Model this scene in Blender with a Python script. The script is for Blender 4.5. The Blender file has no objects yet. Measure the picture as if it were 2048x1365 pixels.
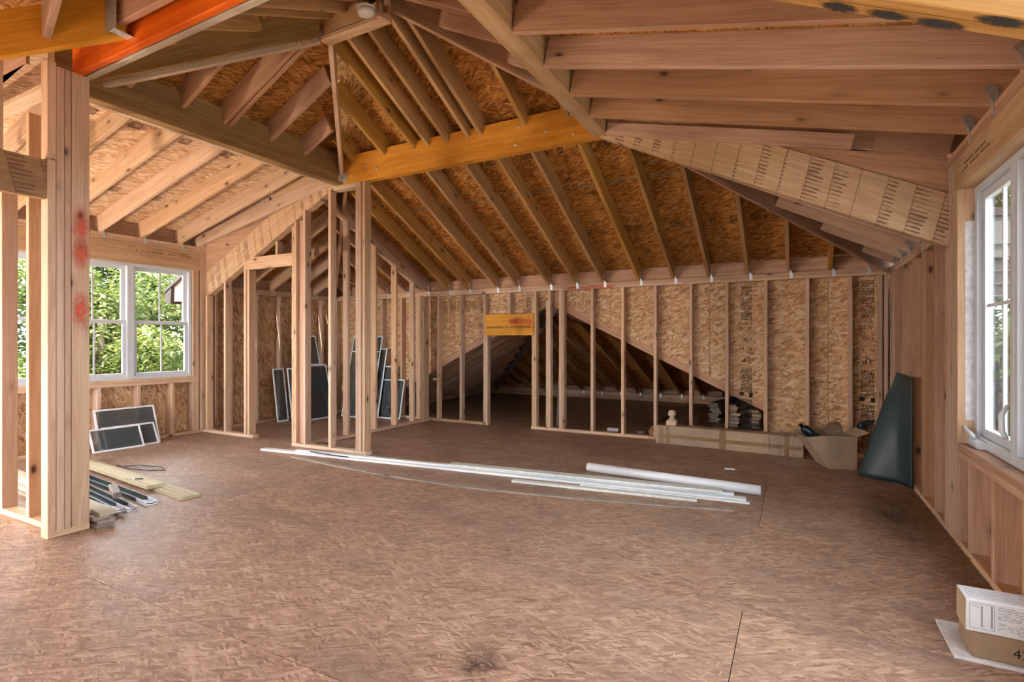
import bpy, bmesh, math, random
from mathutils import Vector, Matrix

random.seed(7)
SC = bpy.context.scene
COL = SC.collection
R = math.radians

# ------------------------------------------------------------------ camera
cam = bpy.data.cameras.new('camera')
cam.sensor_width = 36.0
cam.lens = 36.0 * 1064.0 / 2048.0
cam.clip_start = 0.05
cam.clip_end = 300
cam_o = bpy.data.objects.new('camera', cam)
COL.objects.link(cam_o)
cam_o.location = (0, 0, 1.22)
cam_o.rotation_euler = (R(90), 0, 0.48888)
SC.camera = cam_o

# ------------------------------------------------------------------ sky, sun, exposure
W = bpy.data.worlds.new('sky')
SC.world = W
W.use_nodes = True
wn = W.node_tree
wn.nodes.clear()
wo = wn.nodes.new('ShaderNodeOutputWorld')
wb = wn.nodes.new('ShaderNodeBackground')
wb.inputs[0].default_value = (0.84, 0.93, 1.0, 1)
wb.inputs[1].default_value = 4.6
wn.links.new(wb.outputs[0], wo.inputs[0])

sun = bpy.data.lights.new('sun', 'SUN')
sun.energy = 12.0
sun.angle = R(1.0)
sun.color = (1.0, 0.9, 0.76)
sun_o = bpy.data.objects.new('sun', sun)
COL.objects.link(sun_o)
sun_o.location = (-4, -10, 14)
sun_o.rotation_euler = Vector((0.14, 0.45, -0.88)).to_track_quat('-Z', 'Y').to_euler()

SC.view_settings.view_transform = 'Standard'
SC.view_settings.look = 'None'
SC.view_settings.gamma = 1.0
SC.view_settings.exposure = 1.82
SC.view_settings.use_curve_mapping = False
SC.cycles.max_bounces = 5
SC.cycles.diffuse_bounces = 3
SC.cycles.glossy_bounces = 2
SC.cycles.use_adaptive_sampling = True
SC.cycles.adaptive_threshold = 0.07
SC.cycles.adaptive_min_samples = 16
SC.cycles.transparent_max_bounces = 12
SC.cycles.sample_clamp_indirect = 6.0

# ------------------------------------------------------------------ materials
MATS = {}

class NT:
    def __init__(s, name):
        s.m = bpy.data.materials.new(name)
        s.m.use_nodes = True
        s.t = s.m.node_tree
        s.bsdf = s.t.nodes['Principled BSDF']
        s.out = s.t.nodes['Material Output']
        MATS[name] = s.m
    def n(s, typ, **kw):
        nd = s.t.nodes.new('ShaderNode' + typ)
        for k, v in kw.items():
            setattr(nd, k, v)
        return nd
    def l(s, a, b):
        s.t.links.new(a, b)
    def val(s, sock, v):
        if hasattr(v, 'is_output') or isinstance(v, bpy.types.NodeSocket):
            s.l(v, sock)
        else:
            sock.default_value = v
    def math(s, op, a, b=0.0, c=None, clamp=False):
        nd = s.n('Math', operation=op, use_clamp=clamp)
        s.val(nd.inputs[0], a); s.val(nd.inputs[1], b)
        if c is not None: s.val(nd.inputs[2], c)
        return nd.outputs[0]
    def ramp(s, fac, stops, interp='LINEAR'):
        nd = s.n('ValToRGB')
        e = nd.color_ramp
        e.interpolation = interp
        while len(e.elements) > 1: e.elements.remove(e.elements[0])
        e.elements[0].position = stops[0][0]; e.elements[0].color = (*stops[0][1], 1)
        for p, cc in stops[1:]:
            x = e.elements.new(p); x.color = (*cc, 1)
        s.l(fac, nd.inputs[0])
        return nd.outputs[0]
    def mix(s, fac, a, b, blend='MIX'):
        nd = s.n('Mix', data_type='RGBA', blend_type=blend)
        s.val(nd.inputs[0], fac)
        for sock, v in ((nd.inputs[6], a), (nd.inputs[7], b)):
            if isinstance(v, tuple): sock.default_value = (*v[:3], 1)
            else: s.l(v, sock)
        return nd.outputs[2]
    def mixf(s, fac, a, b):
        nd = s.n('Mix', data_type='FLOAT')
        s.val(nd.inputs[0], fac); s.val(nd.inputs[2], a); s.val(nd.inputs[3], b)
        return nd.outputs[0]
    def coord(s, spread=20.0):
        tc = s.n('TexCoord'); oi = s.n('ObjectInfo')
        mu = s.n('VectorMath', operation='SCALE'); mu.inputs[0].default_value = (1.0, 0.73, 0.41)
        s.l(s.math('MULTIPLY', oi.outputs['Random'], spread), mu.inputs['Scale'])
        ad = s.n('VectorMath', operation='ADD')
        s.l(tc.outputs['Object'], ad.inputs[0]); s.l(mu.outputs[0], ad.inputs[1])
        s.rand = oi.outputs['Random']; s.obj = tc.outputs['Object']
        return ad.outputs[0]
    def mapping(s, v, scale=(1, 1, 1), rot=0.0, loc=(0, 0, 0)):
        m = s.n('Mapping'); m.inputs['Scale'].default_value = scale
        m.inputs['Rotation'].default_value = (0, 0, rot); m.inputs['Location'].default_value = loc
        s.l(v, m.inputs[0])
        return m.outputs[0]
    def noise(s, v, scale, detail=3.0, rough=0.55, dist=0.0):
        nd = s.n('TexNoise'); s.l(v, nd.inputs['Vector'])
        nd.inputs['Scale'].default_value = scale; nd.inputs['Detail'].default_value = detail
        nd.inputs['Roughness'].default_value = rough; nd.inputs['Distortion'].default_value = dist
        return nd.outputs[0]
    def bump(s, h, strength, dist=0.002):
        b = s.n('Bump'); b.inputs['Strength'].default_value = strength; b.inputs['Distance'].default_value = dist
        s.l(h, b.inputs['Height']); s.l(b.outputs[0], s.bsdf.inputs['Normal'])
    def finish(s, color, rough=0.6, spec=0.3, metal=0.0):
        s.val(s.bsdf.inputs['Base Color'], color if not isinstance(color, tuple) else (*color, 1))
        s.val(s.bsdf.inputs['Roughness'], rough)
        s.bsdf.inputs['Specular IOR Level'].default_value = spec
        s.bsdf.inputs['Metallic'].default_value = metal
        return s.m

def mat_plain(name, col, rough=0.5, spec=0.3, metal=0.0, var=0.06, nscale=6.0):
    t = NT(name); v = t.coord()
    n = t.noise(v, nscale, 4.0)
    d = tuple(max(0, c * (1 - var * 2)) for c in col); l = tuple(min(1, c * (1 + var * 2)) for c in col)
    return t.finish(t.ramp(n, [(0.3, d), (0.7, l)]), rough, spec, metal)

def mat_wood(name, light, dark, knots=0.5, ring=0.5, hue=0.12, rough=0.62, spec=0.22):
    t = NT(name); v = t.coord()
    warp = t.noise(t.mapping(v, (1.2, 5, 5)), 1.0, 0.0)
    off = t.n('VectorMath', operation='SCALE'); off.inputs[0].default_value = (0, 1, 1); t.l(t.math('MULTIPLY', warp, 0.09), off.inputs['Scale'])
    ad = t.n('VectorMath', operation='ADD'); t.l(v, ad.inputs[0]); t.l(off.outputs[0], ad.inputs[1])
    g1 = t.noise(t.mapping(ad.outputs[0], (1.3, 75, 75)), 1.0, 2.0, 0.6)
    g2 = t.noise(t.mapping(ad.outputs[0], (0.5, 14, 14)), 1.0, 1.0)
    g3 = t.noise(t.mapping(v, (5, 260, 260)), 1.0, 0.0)
    f = t.math('ADD', t.math('MULTIPLY', g1, 0.55), t.math('MULTIPLY', g2, 0.45))
    f = t.math('ADD', f, t.math('MULTIPLY', t.math('SUBTRACT', g3, 0.5), 0.25))
    c = t.ramp(f, [(0.32, dark), (0.5, tuple((a + b) / 2 for a, b in zip(light, dark))), (0.66, light)])
    if knots > 0:
        vo = t.n('TexVoronoi', feature='F1'); t.l(t.mapping(v, (4.2, 8.5, 8.5)), vo.inputs['Vector'])
        vo.inputs['Scale'].default_value = 1.0
        sep = t.n('SeparateColor'); t.l(vo.outputs['Color'], sep.inputs[0])
        kk = t.math('GREATER_THAN', sep.outputs[0], 1 - knots)
        dd = t.math('ADD', vo.outputs['Distance'], t.math('MULTIPLY', t.math('SUBTRACT', g1, 0.5), 0.08))
        core = t.math('MULTIPLY', kk, t.math('SUBTRACT', 1.0, t.math('DIVIDE', dd, 0.17), clamp=True))
        halo = t.math('MULTIPLY', kk, t.math('SUBTRACT', 1.0, t.math('DIVIDE', dd, 0.36), clamp=True))
        c = t.mix(t.math('MULTIPLY', halo, 0.55), c, tuple(x * 0.62 for x in dark))
        c = t.mix(t.math('MULTIPLY', core, 1.6, clamp=True), c, (0.075, 0.035, 0.018))
    hs = t.n('HueSaturation')
    hs.inputs['Hue'].default_value = 0.5
    t.l(t.math('ADD', 1 - hue * 1.1, t.math('MULTIPLY', t.rand, hue * 2.2)), hs.inputs['Value'])
    r2 = t.math('FRACT', t.math('MULTIPLY', t.rand, 17.3))
    t.l(t.math('ADD', 0.82 if hue > 0.05 else 1.0, t.math('MULTIPLY', r2, 0.22 if hue > 0.05 else 0.03)), hs.inputs['Saturation'])
    t.l(t.math('ADD', 0.494, t.math('MULTIPLY', r2, 0.008)), hs.inputs['Hue'])
    t.l(c, hs.inputs['Color'])
    t.bump(g1, 0.18, 0.002)
    return t.finish(hs.outputs[0], rough, spec), t, hs.outputs[0]

def mat_osb(name, stops, sx=8.0, sy=42.0, angles=(0.0, 0.35, -0.4, 0.9, -1.1), rough=0.62, dirt=None, bump=0.3, hue=0.07):
    t = NT(name); v = t.coord(40.0)
    dn = t.n('TexNoise'); t.l(v, dn.inputs['Vector']); dn.inputs['Scale'].default_value = 9.0; dn.inputs['Detail'].default_value = 0.0
    sb = t.n('VectorMath', operation='SUBTRACT'); t.l(dn.outputs['Color'], sb.inputs[0]); sb.inputs[1].default_value = (.5, .5, .5)
    sc = t.n('VectorMath', operation='SCALE'); t.l(sb.outputs[0], sc.inputs[0]); sc.inputs['Scale'].default_value = 0.014
    ad = t.n('VectorMath', operation='ADD'); t.l(v, ad.inputs[0]); t.l(sc.outputs[0], ad.inputs[1])
    tone = None; edge = None
    for i, a in enumerate(angles):
        vo = t.n('TexVoronoi', voronoi_dimensions='2D', feature='F1', distance='MANHATTAN' if i % 2 else 'EUCLIDEAN')
        t.l(t.mapping(t.mapping(ad.outputs[0], (1, 1, 1), a, (3.1 * i, 5.7 * i, 0)), (sx * (1 + .12 * i), sy * (1 - .06 * i), 1)), vo.inputs['Vector'])
        vo.inputs['Scale'].default_value = 1.0
        sp = t.n('SeparateColor'); t.l(vo.outputs['Color'], sp.inputs[0])
        shade = t.math('ADD', sp.outputs[0], t.math('MULTIPLY', t.math('SUBTRACT', vo.outputs['Distance'], 0.4), 0.18))
        if tone is None: tone = shade
        else:
            mk = t.math('GREATER_THAN', sp.outputs[1], 0.58)
            tone = t.mixf(mk, tone, shade)
    fine = t.noise(t.mapping(ad.outputs[0], (16, 230, 1)), 1.0, 1.0, 0.65)
    big = t.noise(t.mapping(v, (3, 5, 1)), 1.0, 1.0)
    f = t.math('ADD', t.math('MULTIPLY', tone, 0.50), t.math('MULTIPLY', fine, 0.42))
    f = t.math('ADD', f, t.math('MULTIPLY', t.math('SUBTRACT', big, 0.5), 0.25))
    c = t.ramp(f, stops)
    hs = t.n('HueSaturation'); t.l(t.math('ADD', 1 - hue, t.math('MULTIPLY', t.rand, 2 * hue)), hs.inputs['Value']); t.l(c, hs.inputs['Color'])
    c = hs.outputs[0]
    if dirt:
        d1 = t.noise(t.mapping(v, (1.5, 2.6, 1)), 1.0, 3.0, 0.65)
        c = t.mix(t.ramp(d1, [(0.46, (0, 0, 0)), (0.72, (.55, .55, .55))]), c, dirt)
        d2 = t.noise(t.mapping(v, (5, 9, 1)), 1.3, 3.0, 0.7)
        c = t.mix(t.ramp(d2, [(0.62, (0, 0, 0)), (0.78, (.7, .7, .7))]), c, tuple(x * .35 for x in dirt))
    t.bump(f, bump, 0.0015)
    return t.finish(c, rough, 0.25)

mat_wood('spf_stud', (0.68, 0.465, 0.305), (0.50, 0.30, 0.175), knots=0.55)
mat_wood('fir_rafter', (0.56, 0.335, 0.205), (0.38, 0.195, 0.105), knots=0.4)
mat_wood('aged_rafter', (0.55, 0.315, 0.095), (0.35, 0.175, 0.042), knots=0.4)
mat_wood('pale_pine', (0.70, 0.53, 0.36), (0.52, 0.36, 0.21), knots=0.2)
mat_wood('grey_board', (0.40, 0.335, 0.28), (0.18, 0.14, 0.115), knots=0.15)
mat_wood('treated_board', (0.58, 0.51, 0.32), (0.43, 0.36, 0.20), knots=0.2)

def mat_lvl(name, light, dark, glue=False, splash=0.35, mud=None):
    m, t, c = mat_wood(name, light, dark, knots=0.0, ring=1, hue=0.03, rough=0.48, spec=0.35)
    v = t.obj
    big = t.noise(t.mapping(v, (1.6, 1, 7)), 1.0, 4.0, 0.6, 1.2)
    c = t.mix(t.ramp(big, [(0.42, (0, 0, 0)), (0.75, (splash,) * 3)]), c, tuple(x * 0.45 for x in dark))
    if glue:
        sp = t.n('SeparateXYZ'); t.l(v, sp.inputs[0])
        wob = t.noise(t.mapping(v, (4, 1, 30)), 1.0, 2.0)
        xx = t.math('ADD', sp.outputs[0], t.math('MULTIPLY', sp.outputs[2], 0.22))
        cell = t.math('DIVIDE', t.math('ADD', xx, t.math('MULTIPLY', wob, 0.012)), 0.165)
        fr = t.math('FRACT', cell)
        idn = t.n('TexWhiteNoise', noise_dimensions='1D'); t.l(t.math('FLOOR', cell), idn.inputs['W'])
        line = t.math('LESS_THAN', fr, 0.035)
        reach = t.math('MULTIPLY', t.math('MULTIPLY', idn.outputs[0], 0.75), t.math('ADD', 0.3, t.math('MULTIPLY', wob, 1.2)))
        comb = t.math('LESS_THAN', t.math('FRACT', t.math('ADD', t.math('DIVIDE', sp.outputs[2], 0.026), t.math('MULTIPLY', wob, 0.5))), 0.36)
        dash = t.math('MULTIPLY', comb, t.math('LESS_THAN', fr, reach))
        patch = t.noise(t.mapping(v, (5, 1, 9)), 1.0, 3.0)
        dash = t.math('MULTIPLY', dash, t.math('MULTIPLY', t.math('SUBTRACT', patch, 0.33, clamp=True), 5.0, clamp=True))
        smear = t.math('MULTIPLY', t.math('LESS_THAN', fr, t.math('MULTIPLY', reach, 0.8)), t.math('MULTIPLY', t.math('SUBTRACT', patch, 0.52, clamp=True), 2.2, clamp=True))
        mk = t.math('MAXIMUM', t.math('MULTIPLY', line, 0.6), t.math('MULTIPLY', dash, 0.85))
        mk = t.math('MAXIMUM', mk, smear)
        c = t.mix(mk, c, (0.14, 0.068, 0.042))
    t.finish(c, 0.55, 0.16)
    return m
mat_lvl('lvl_orange', (0.74, 0.355, 0.06), (0.54, 0.225, 0.025))
mat_lvl('lvl_red', (0.84, 0.20, 0.012), (0.66, 0.12, 0.006))
mat_lvl('lvl_brown', (0.36, 0.23, 0.10), (0.23, 0.13, 0.05))
mat_lvl('lvl_pale', (0.58, 0.40, 0.24), (0.42, 0.255, 0.13), splash=0.2)
mat_lvl('lvl_tan', (0.56, 0.32, 0.12), (0.40, 0.205, 0.065))
mat_lvl('lvl_glued', (0.68, 0.49, 0.32), (0.50, 0.31, 0.18), glue=True, splash=0.15)
mat_lvl('lvl_glued_dark', (0.40, 0.25, 0.13), (0.25, 0.14, 0.07), glue=True, splash=0.4)
mat_lvl('lvl_edge', (0.62, 0.58, 0.50), (0.40, 0.30, 0.22), splash=0.5)

WALL_ANG = (0.0, 0.7, -0.6, 1.4, -1.2)
ROOF_ANG = (0, 0.25, -0.3, 0.6)
FLOOR_ANG = (0, 0.16, -0.25, 0.45, -0.6)
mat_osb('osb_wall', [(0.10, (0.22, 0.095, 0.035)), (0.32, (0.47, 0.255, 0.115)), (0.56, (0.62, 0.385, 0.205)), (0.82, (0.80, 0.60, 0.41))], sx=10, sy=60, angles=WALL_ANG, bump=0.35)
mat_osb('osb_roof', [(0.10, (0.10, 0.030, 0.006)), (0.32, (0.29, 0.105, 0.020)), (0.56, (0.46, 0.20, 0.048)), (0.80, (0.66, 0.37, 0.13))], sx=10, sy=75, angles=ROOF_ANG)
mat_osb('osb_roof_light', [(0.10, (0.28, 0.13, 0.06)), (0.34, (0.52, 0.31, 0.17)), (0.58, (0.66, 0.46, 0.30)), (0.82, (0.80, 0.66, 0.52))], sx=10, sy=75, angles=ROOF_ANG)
mat_osb('osb_floor', [(0.08, (0.15, 0.085, 0.06)), (0.32, (0.32, 0.19, 0.128)), (0.56, (0.405, 0.255, 0.175)), (0.84, (0.60, 0.42, 0.30))], sx=11, sy=105, angles=FLOOR_ANG, dirt=(0.21, 0.14, 0.115), rough=0.5, bump=0.3)
mat_plain('white_vinyl', (0.58, 0.61, 0.65), 0.35, 0.4, var=0.01)
mat_plain('white_trim', (0.80, 0.82, 0.84), 0.4, 0.4, var=0.03)
mat_plain('primed_trim', (0.66, 0.67, 0.62), 0.55, 0.3, var=0.08, nscale=30)
mat_plain('white_pvc', (0.83, 0.85, 0.88), 0.28, 0.5, var=0.01)
mat_plain('galvanised', (0.62, 0.66, 0.70), 0.42, 0.5, metal=0.75, var=0.12, nscale=60)
mat_plain('bolt_steel', (0.60, 0.60, 0.60), 0.35, 0.5, metal=0.8, var=0.1)
mat_plain('black_plastic', (0.012, 0.014, 0.018), 0.28, 0.5)
mat_plain('dark_bottle', (0.012, 0.03, 0.05), 0.15, 0.6)
mat_plain('teal_sheet', (0.030, 0.052, 0.058), 0.42, 0.4, var=0.12, nscale=3)
mat_plain('dark_green', (0.018, 0.040, 0.034), 0.4, 0.4, var=0.15)
mat_plain('rail_white', (0.55, 0.56, 0.62), 0.35, 0.4, var=0.1, nscale=20)
mat_plain('ink', (0.035, 0.028, 0.024), 0.8, 0.1)
mat_plain('faded_ink', (0.13, 0.085, 0.05), 0.85, 0.1)
mat_plain('red_paint', (0.75, 0.12, 0.05), 0.7, 0.2, var=0.2, nscale=30)
mat_plain('cardboard', (0.44, 0.32, 0.215), 0.75, 0.2, var=0.05)
mat_plain('cardboard_dark', (0.34, 0.235, 0.15), 0.75, 0.2, var=0.05)
mat_plain('parcel_tape', (0.29, 0.175, 0.08), 0.25, 0.5, var=0.08, nscale=25)
mat_plain('paper_white', (0.74, 0.74, 0.76), 0.6, 0.3, var=0.02)
mat_plain('print_grey', (0.28, 0.28, 0.30), 0.7, 0.2)
mat_plain('kraft_crumple', (0.36, 0.20, 0.10), 0.8, 0.1, var=0.2, nscale=20)
mat_plain('detector_white', (0.78, 0.78, 0.76), 0.4, 0.4, var=0.01)
mat_plain('gutter_brown', (0.035, 0.027, 0.024), 0.5, 0.3)
mat_plain('soffit_pink', (0.34, 0.25, 0.21), 0.7, 0.2)
mat_plain('dimmed_white_siding', (0.10, 0.098, 0.092), 0.6, 0.2, var=0.04)  # white porch siding coloured dark, standing in for dimmer light outside
mat_plain('dimmed_grey_siding', (0.045, 0.042, 0.038), 0.7, 0.2, var=0.08)  # grey porch siding darkened likewise, the dimming is in the colour
mat_plain('bark', (0.16, 0.115, 0.085), 0.9, 0.1, var=0.3, nscale=12)
mat_plain('lawn', (0.19, 0.17, 0.13), 0.95, 0.1, var=0.3, nscale=2)
mat_plain('housewrap', (0.70, 0.69, 0.70), 0.5, 0.3, var=0.1, nscale=30)
mat_plain('blue_wire', (0.10, 0.22, 0.25), 0.4, 0.4)

def mat_spray(name, col, amount):
    t = NT(name)
    tc = t.n('TexCoord'); ln = t.n('VectorMath', operation='LENGTH'); t.l(tc.outputs['Object'], ln.inputs[0])
    v = t.coord()
    n1 = t.noise(v, 3.5, 6.0, 0.75)
    a = t.math('MULTIPLY', t.math('SUBTRACT', 1.0, ln.outputs['Value'], clamp=True), t.math('MULTIPLY', t.math('SUBTRACT', n1, 0.3, clamp=True), 8.0))
    t.bsdf.inputs['Base Color'].default_value = (*col, 1); t.bsdf.inputs['Roughness'].default_value = 0.8
    tr = t.n('BsdfTransparent'); mx = t.n('MixShader')
    t.l(t.math('MULTIPLY', a, amount, clamp=True), mx.inputs[0]); t.l(tr.outputs[0], mx.inputs[1]); t.l(t.bsdf.outputs[0], mx.inputs[2]); t.l(mx.outputs[0], t.out.inputs[0])
mat_spray('red_spray', (0.72, 0.10, 0.045), 0.5)
mat_spray('black_spray', (0.03, 0.028, 0.03), 1.3)
mat_spray('soil_spray', (0.06, 0.042, 0.036), 0.28)

t = NT('glass')
tr = t.n('BsdfTransparent'); gl = t.n('BsdfGlossy'); gl.inputs['Roughness'].default_value = 0.02
mx = t.n('MixShader'); fz = t.n('Fresnel'); fz.inputs[0].default_value = 1.45
t.l(t.math('MULTIPLY', fz.outputs[0], 0.8), mx.inputs[0]); t.l(tr.outputs[0], mx.inputs[1]); t.l(gl.outputs[0], mx.inputs[2]); t.l(mx.outputs[0], t.out.inputs[0])

t = NT('insect_mesh')
v = t.coord()
tr = t.n('BsdfTransparent'); df = t.n('BsdfPrincipled'); df.inputs['Base Color'].default_value = (0.075, 0.095, 0.10, 1); df.inputs['Roughness'].default_value = 0.55
mx = t.n('MixShader'); mx.inputs[0].default_value = 0.58
t.l(tr.outputs[0], mx.inputs[1]); t.l(df.outputs[0], mx.inputs[2]); t.l(mx.outputs[0], t.out.inputs[0])

t = NT('stretch_wrap')
tr = t.n('BsdfTransparent'); gl = t.n('BsdfGlossy'); gl.inputs['Roughness'].default_value = 0.18
mx = t.n('MixShader'); v = t.coord()
t.l(t.ramp(t.noise(t.mapping(v, (40, 40, 6)), 1.0, 4), [(0.45, (.05,) * 3), (0.7, (.5,) * 3)]), mx.inputs[0])
t.l(tr.outputs[0], mx.inputs[1]); t.l(gl.outputs[0], mx.inputs[2]); t.l(mx.outputs[0], t.out.inputs[0])

def mat_leaf(name, stops):
    t = NT(name)
    tc = t.n('TexCoord')
    n1 = t.noise(tc.outputs['Object'], 1.1, 3.0); n2 = t.noise(tc.outputs['Object'], 9.0, 2.0)
    c = t.ramp(t.math('ADD', t.math('MULTIPLY', n1, 0.5), t.math('MULTIPLY', n2, 0.5)), stops)
    tl = t.n('BsdfTranslucent'); t.l(c, tl.inputs[0])
    t.finish(c, 0.45, 0.4)
    mx = t.n('MixShader'); mx.inputs[0].default_value = 0.4
    t.l(t.bsdf.outputs[0], mx.inputs[1]); t.l(tl.outputs[0], mx.inputs[2]); t.l(mx.outputs[0], t.out.inputs[0])
mat_leaf('leaf_green', [(0.3, (0.016, 0.034, 0.007)), (0.5, (0.052, 0.085, 0.017)), (0.7, (0.14, 0.165, 0.04))])  # leaf colours darkened below their own tone to offset the bright exposure outside
mat_leaf('leaf_yellow', [(0.3, (0.024, 0.045, 0.009)), (0.5, (0.085, 0.118, 0.022)), (0.68, (0.23, 0.225, 0.06))])

# ------------------------------------------------------------------ builders
def link(o, parent=None):
    COL.objects.link(o)
    if parent is not None:
        o.parent = parent
        o.matrix_parent_inverse = Matrix.Translation(parent.location).inverted() if parent.rotation_euler.z == 0 else parent_matrix(parent).inverted()
    return o

def parent_matrix(p):
    return Matrix.Translation(p.location) @ p.rotation_euler.to_matrix().to_4x4()

def root(name, label, cat, loc=(0, 0, 0), kind=None, group=None, rz=0.0):
    o = bpy.data.objects.new(name, None)
    COL.objects.link(o)
    o.location = loc
    o.rotation_euler = (0, 0, rz)
    o.empty_display_size = 0.1
    tag(o, label, cat, kind, group)
    return o

def tag(o, label, cat, kind=None, group=None):
    o['label'] = label; o['category'] = cat
    if kind: o['kind'] = kind
    if group: o['group'] = group
    return o

_BC = {}
def box_mesh(L, w, d, ch=0.003):
    key = (round(L, 4), round(w, 4), round(d, 4), ch)
    if key in _BC: return _BC[key]
    c = min(ch, w * .2, d * .2)
    hw, hd = w / 2, d / 2
    prof = [(-hw + c, -hd), (hw - c, -hd), (hw, -hd + c), (hw, hd - c), (hw - c, hd), (-hw + c, hd), (-hw, hd - c), (-hw, -hd + c)]
    vs = [(-L / 2, y, z) for y, z in prof] + [(L / 2, y, z) for y, z in prof]
    fs = [(i, (i + 1) % 8, 8 + (i + 1) % 8, 8 + i) for i in range(8)]
    fs = [tuple(reversed(f)) for f in fs]
    fs += [tuple(range(8)), tuple(range(15, 7, -1))]
    me = bpy.data.meshes.new('board')
    me.from_pydata(vs, [], fs)
    bm = bmesh.new(); bm.from_mesh(me); bmesh.ops.recalc_face_normals(bm, faces=bm.faces); bm.to_mesh(me); bm.free()
    _BC[key] = me
    return me

def add(name, me, M, mat, parent):
    if me.materials and me.materials[0] is not MATS[mat]:
        o = bpy.data.objects.new(name, me)
        o.material_slots[0].link = 'OBJECT'
        o.material_slots[0].material = MATS[mat]
    else:
        if not me.materials: me.materials.append(MATS[mat])
        o = bpy.data.objects.new(name, me)
    o.matrix_world = M
    if parent is not None:
        COL.objects.link(o)
        o.parent = parent
        o.matrix_parent_inverse = world_of(parent).inverted()
    else:
        COL.objects.link(o)
    return o

def world_of(o):
    # matrix of an object that may not be evaluated yet
    M = Matrix.LocRotScale(o.location, o.rotation_euler, o.scale)
    if o.parent is not None:
        M = world_of(o.parent) @ o.matrix_parent_inverse @ M
    return M

def frame(p, q, up=(0, 0, 1)):
    p, q = Vector(p), Vector(q)
    x = (q - p); L = x.length; x.normalize()
    up = Vector(up)
    z = up - up.dot(x) * x
    if z.length < 1e-5: z = Vector((0, 1, 0)) - x.y * x
    z.normalize()
    y = z.cross(x)
    return p, q, x, y, z, L

def board(name, p, q, w, d, mat, parent, up=(0, 0, 1), ay=0, az=0, ch=0.003, taper=None):
    p, q, x, y, z, L = frame(p, q, up)
    c = (p + q) / 2 + y * (-ay * w / 2) + z * (-az * d / 2)
    M = Matrix((( x.x, y.x, z.x, c.x), (x.y, y.y, z.y, c.y), (x.z, y.z, z.z, c.z), (0, 0, 0, 1)))
    return add(name, box_mesh(L, w, d, ch), M, mat, parent)

def abox(name, x0, x1, y0, y1, z0, z1, mat, parent, ch=0.003):
    dx, dy, dz = x1 - x0, y1 - y0, z1 - z0
    cx, cy, cz = (x0 + x1) / 2, (y0 + y1) / 2, (z0 + z1) / 2
    if dx >= dy and dx >= dz: return board(name, (x0, cy, cz), (x1, cy, cz), dy, dz, mat, parent, ch=ch)
    if dy >= dz: return board(name, (cx, y0, cz), (cx, y1, cz), dx, dz, mat, parent, ch=ch)
    return board(name, (cx, cy, z0), (cx, cy, z1), dx, dy, mat, parent, up=(0, 1, 0), ch=ch)

def prism_mesh(poly, th, name='panel'):
    # polygon in local XY, extruded 0..th in Z
    n = len(poly)
    vs = [(a, b, 0) for a, b in poly] + [(a, b, th) for a, b in poly]
    fs = [tuple(range(n))[::-1], tuple(range(n, 2 * n))] + [(i, (i + 1) % n, n + (i + 1) % n, n + i) for i in range(n)]
    me = bpy.data.meshes.new(name)
    me.from_pydata(vs, [], fs)
    bm = bmesh.new(); bm.from_mesh(me); bmesh.ops.recalc_face_normals(bm, faces=bm.faces); bm.to_mesh(me); bm.free()
    return me

def prism(name, pts3, N, th, mat, parent, A=None):
    # planar 3D polygon extruded along N
    O = Vector(pts3[0]); N = Vector(N).normalized()
    A = Vector(A) if A else Vector(pts3[1]) - O
    A = (A - A.dot(N) * N).normalized(); B = N.cross(A)
    poly = [((Vector(p) - O).dot(A), (Vector(p) - O).dot(B)) for p in pts3]
    M = Matrix(((A.x, B.x, N.x, O.x), (A.y, B.y, N.y, O.y), (A.z, B.z, N.z, O.z), (0, 0, 0, 1)))
    return add(name, prism_mesh(poly, th), M, mat, parent)

def clip_half(poly, axis, val, keep_greater):
    out = []
    n = len(poly)
    for i in range(n):
        a, b = poly[i], poly[(i + 1) % n]
        ia = (a[axis] >= val) == keep_greater or abs(a[axis] - val) < 1e-9
        ib = (b[axis] >= val) == keep_greater or abs(b[axis] - val) < 1e-9
        if ia: out.append(a)
        if ia != ib:
            t = (val - a[axis]) / (b[axis] - a[axis])
            out.append((a[0] + t * (b[0] - a[0]), a[1] + t * (b[1] - a[1])))
    return out

def area(poly):
    return abs(sum(poly[i][0] * poly[(i + 1) % len(poly)][1] - poly[(i + 1) % len(poly)][0] * poly[i][1] for i in range(len(poly)))) / 2

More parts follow.
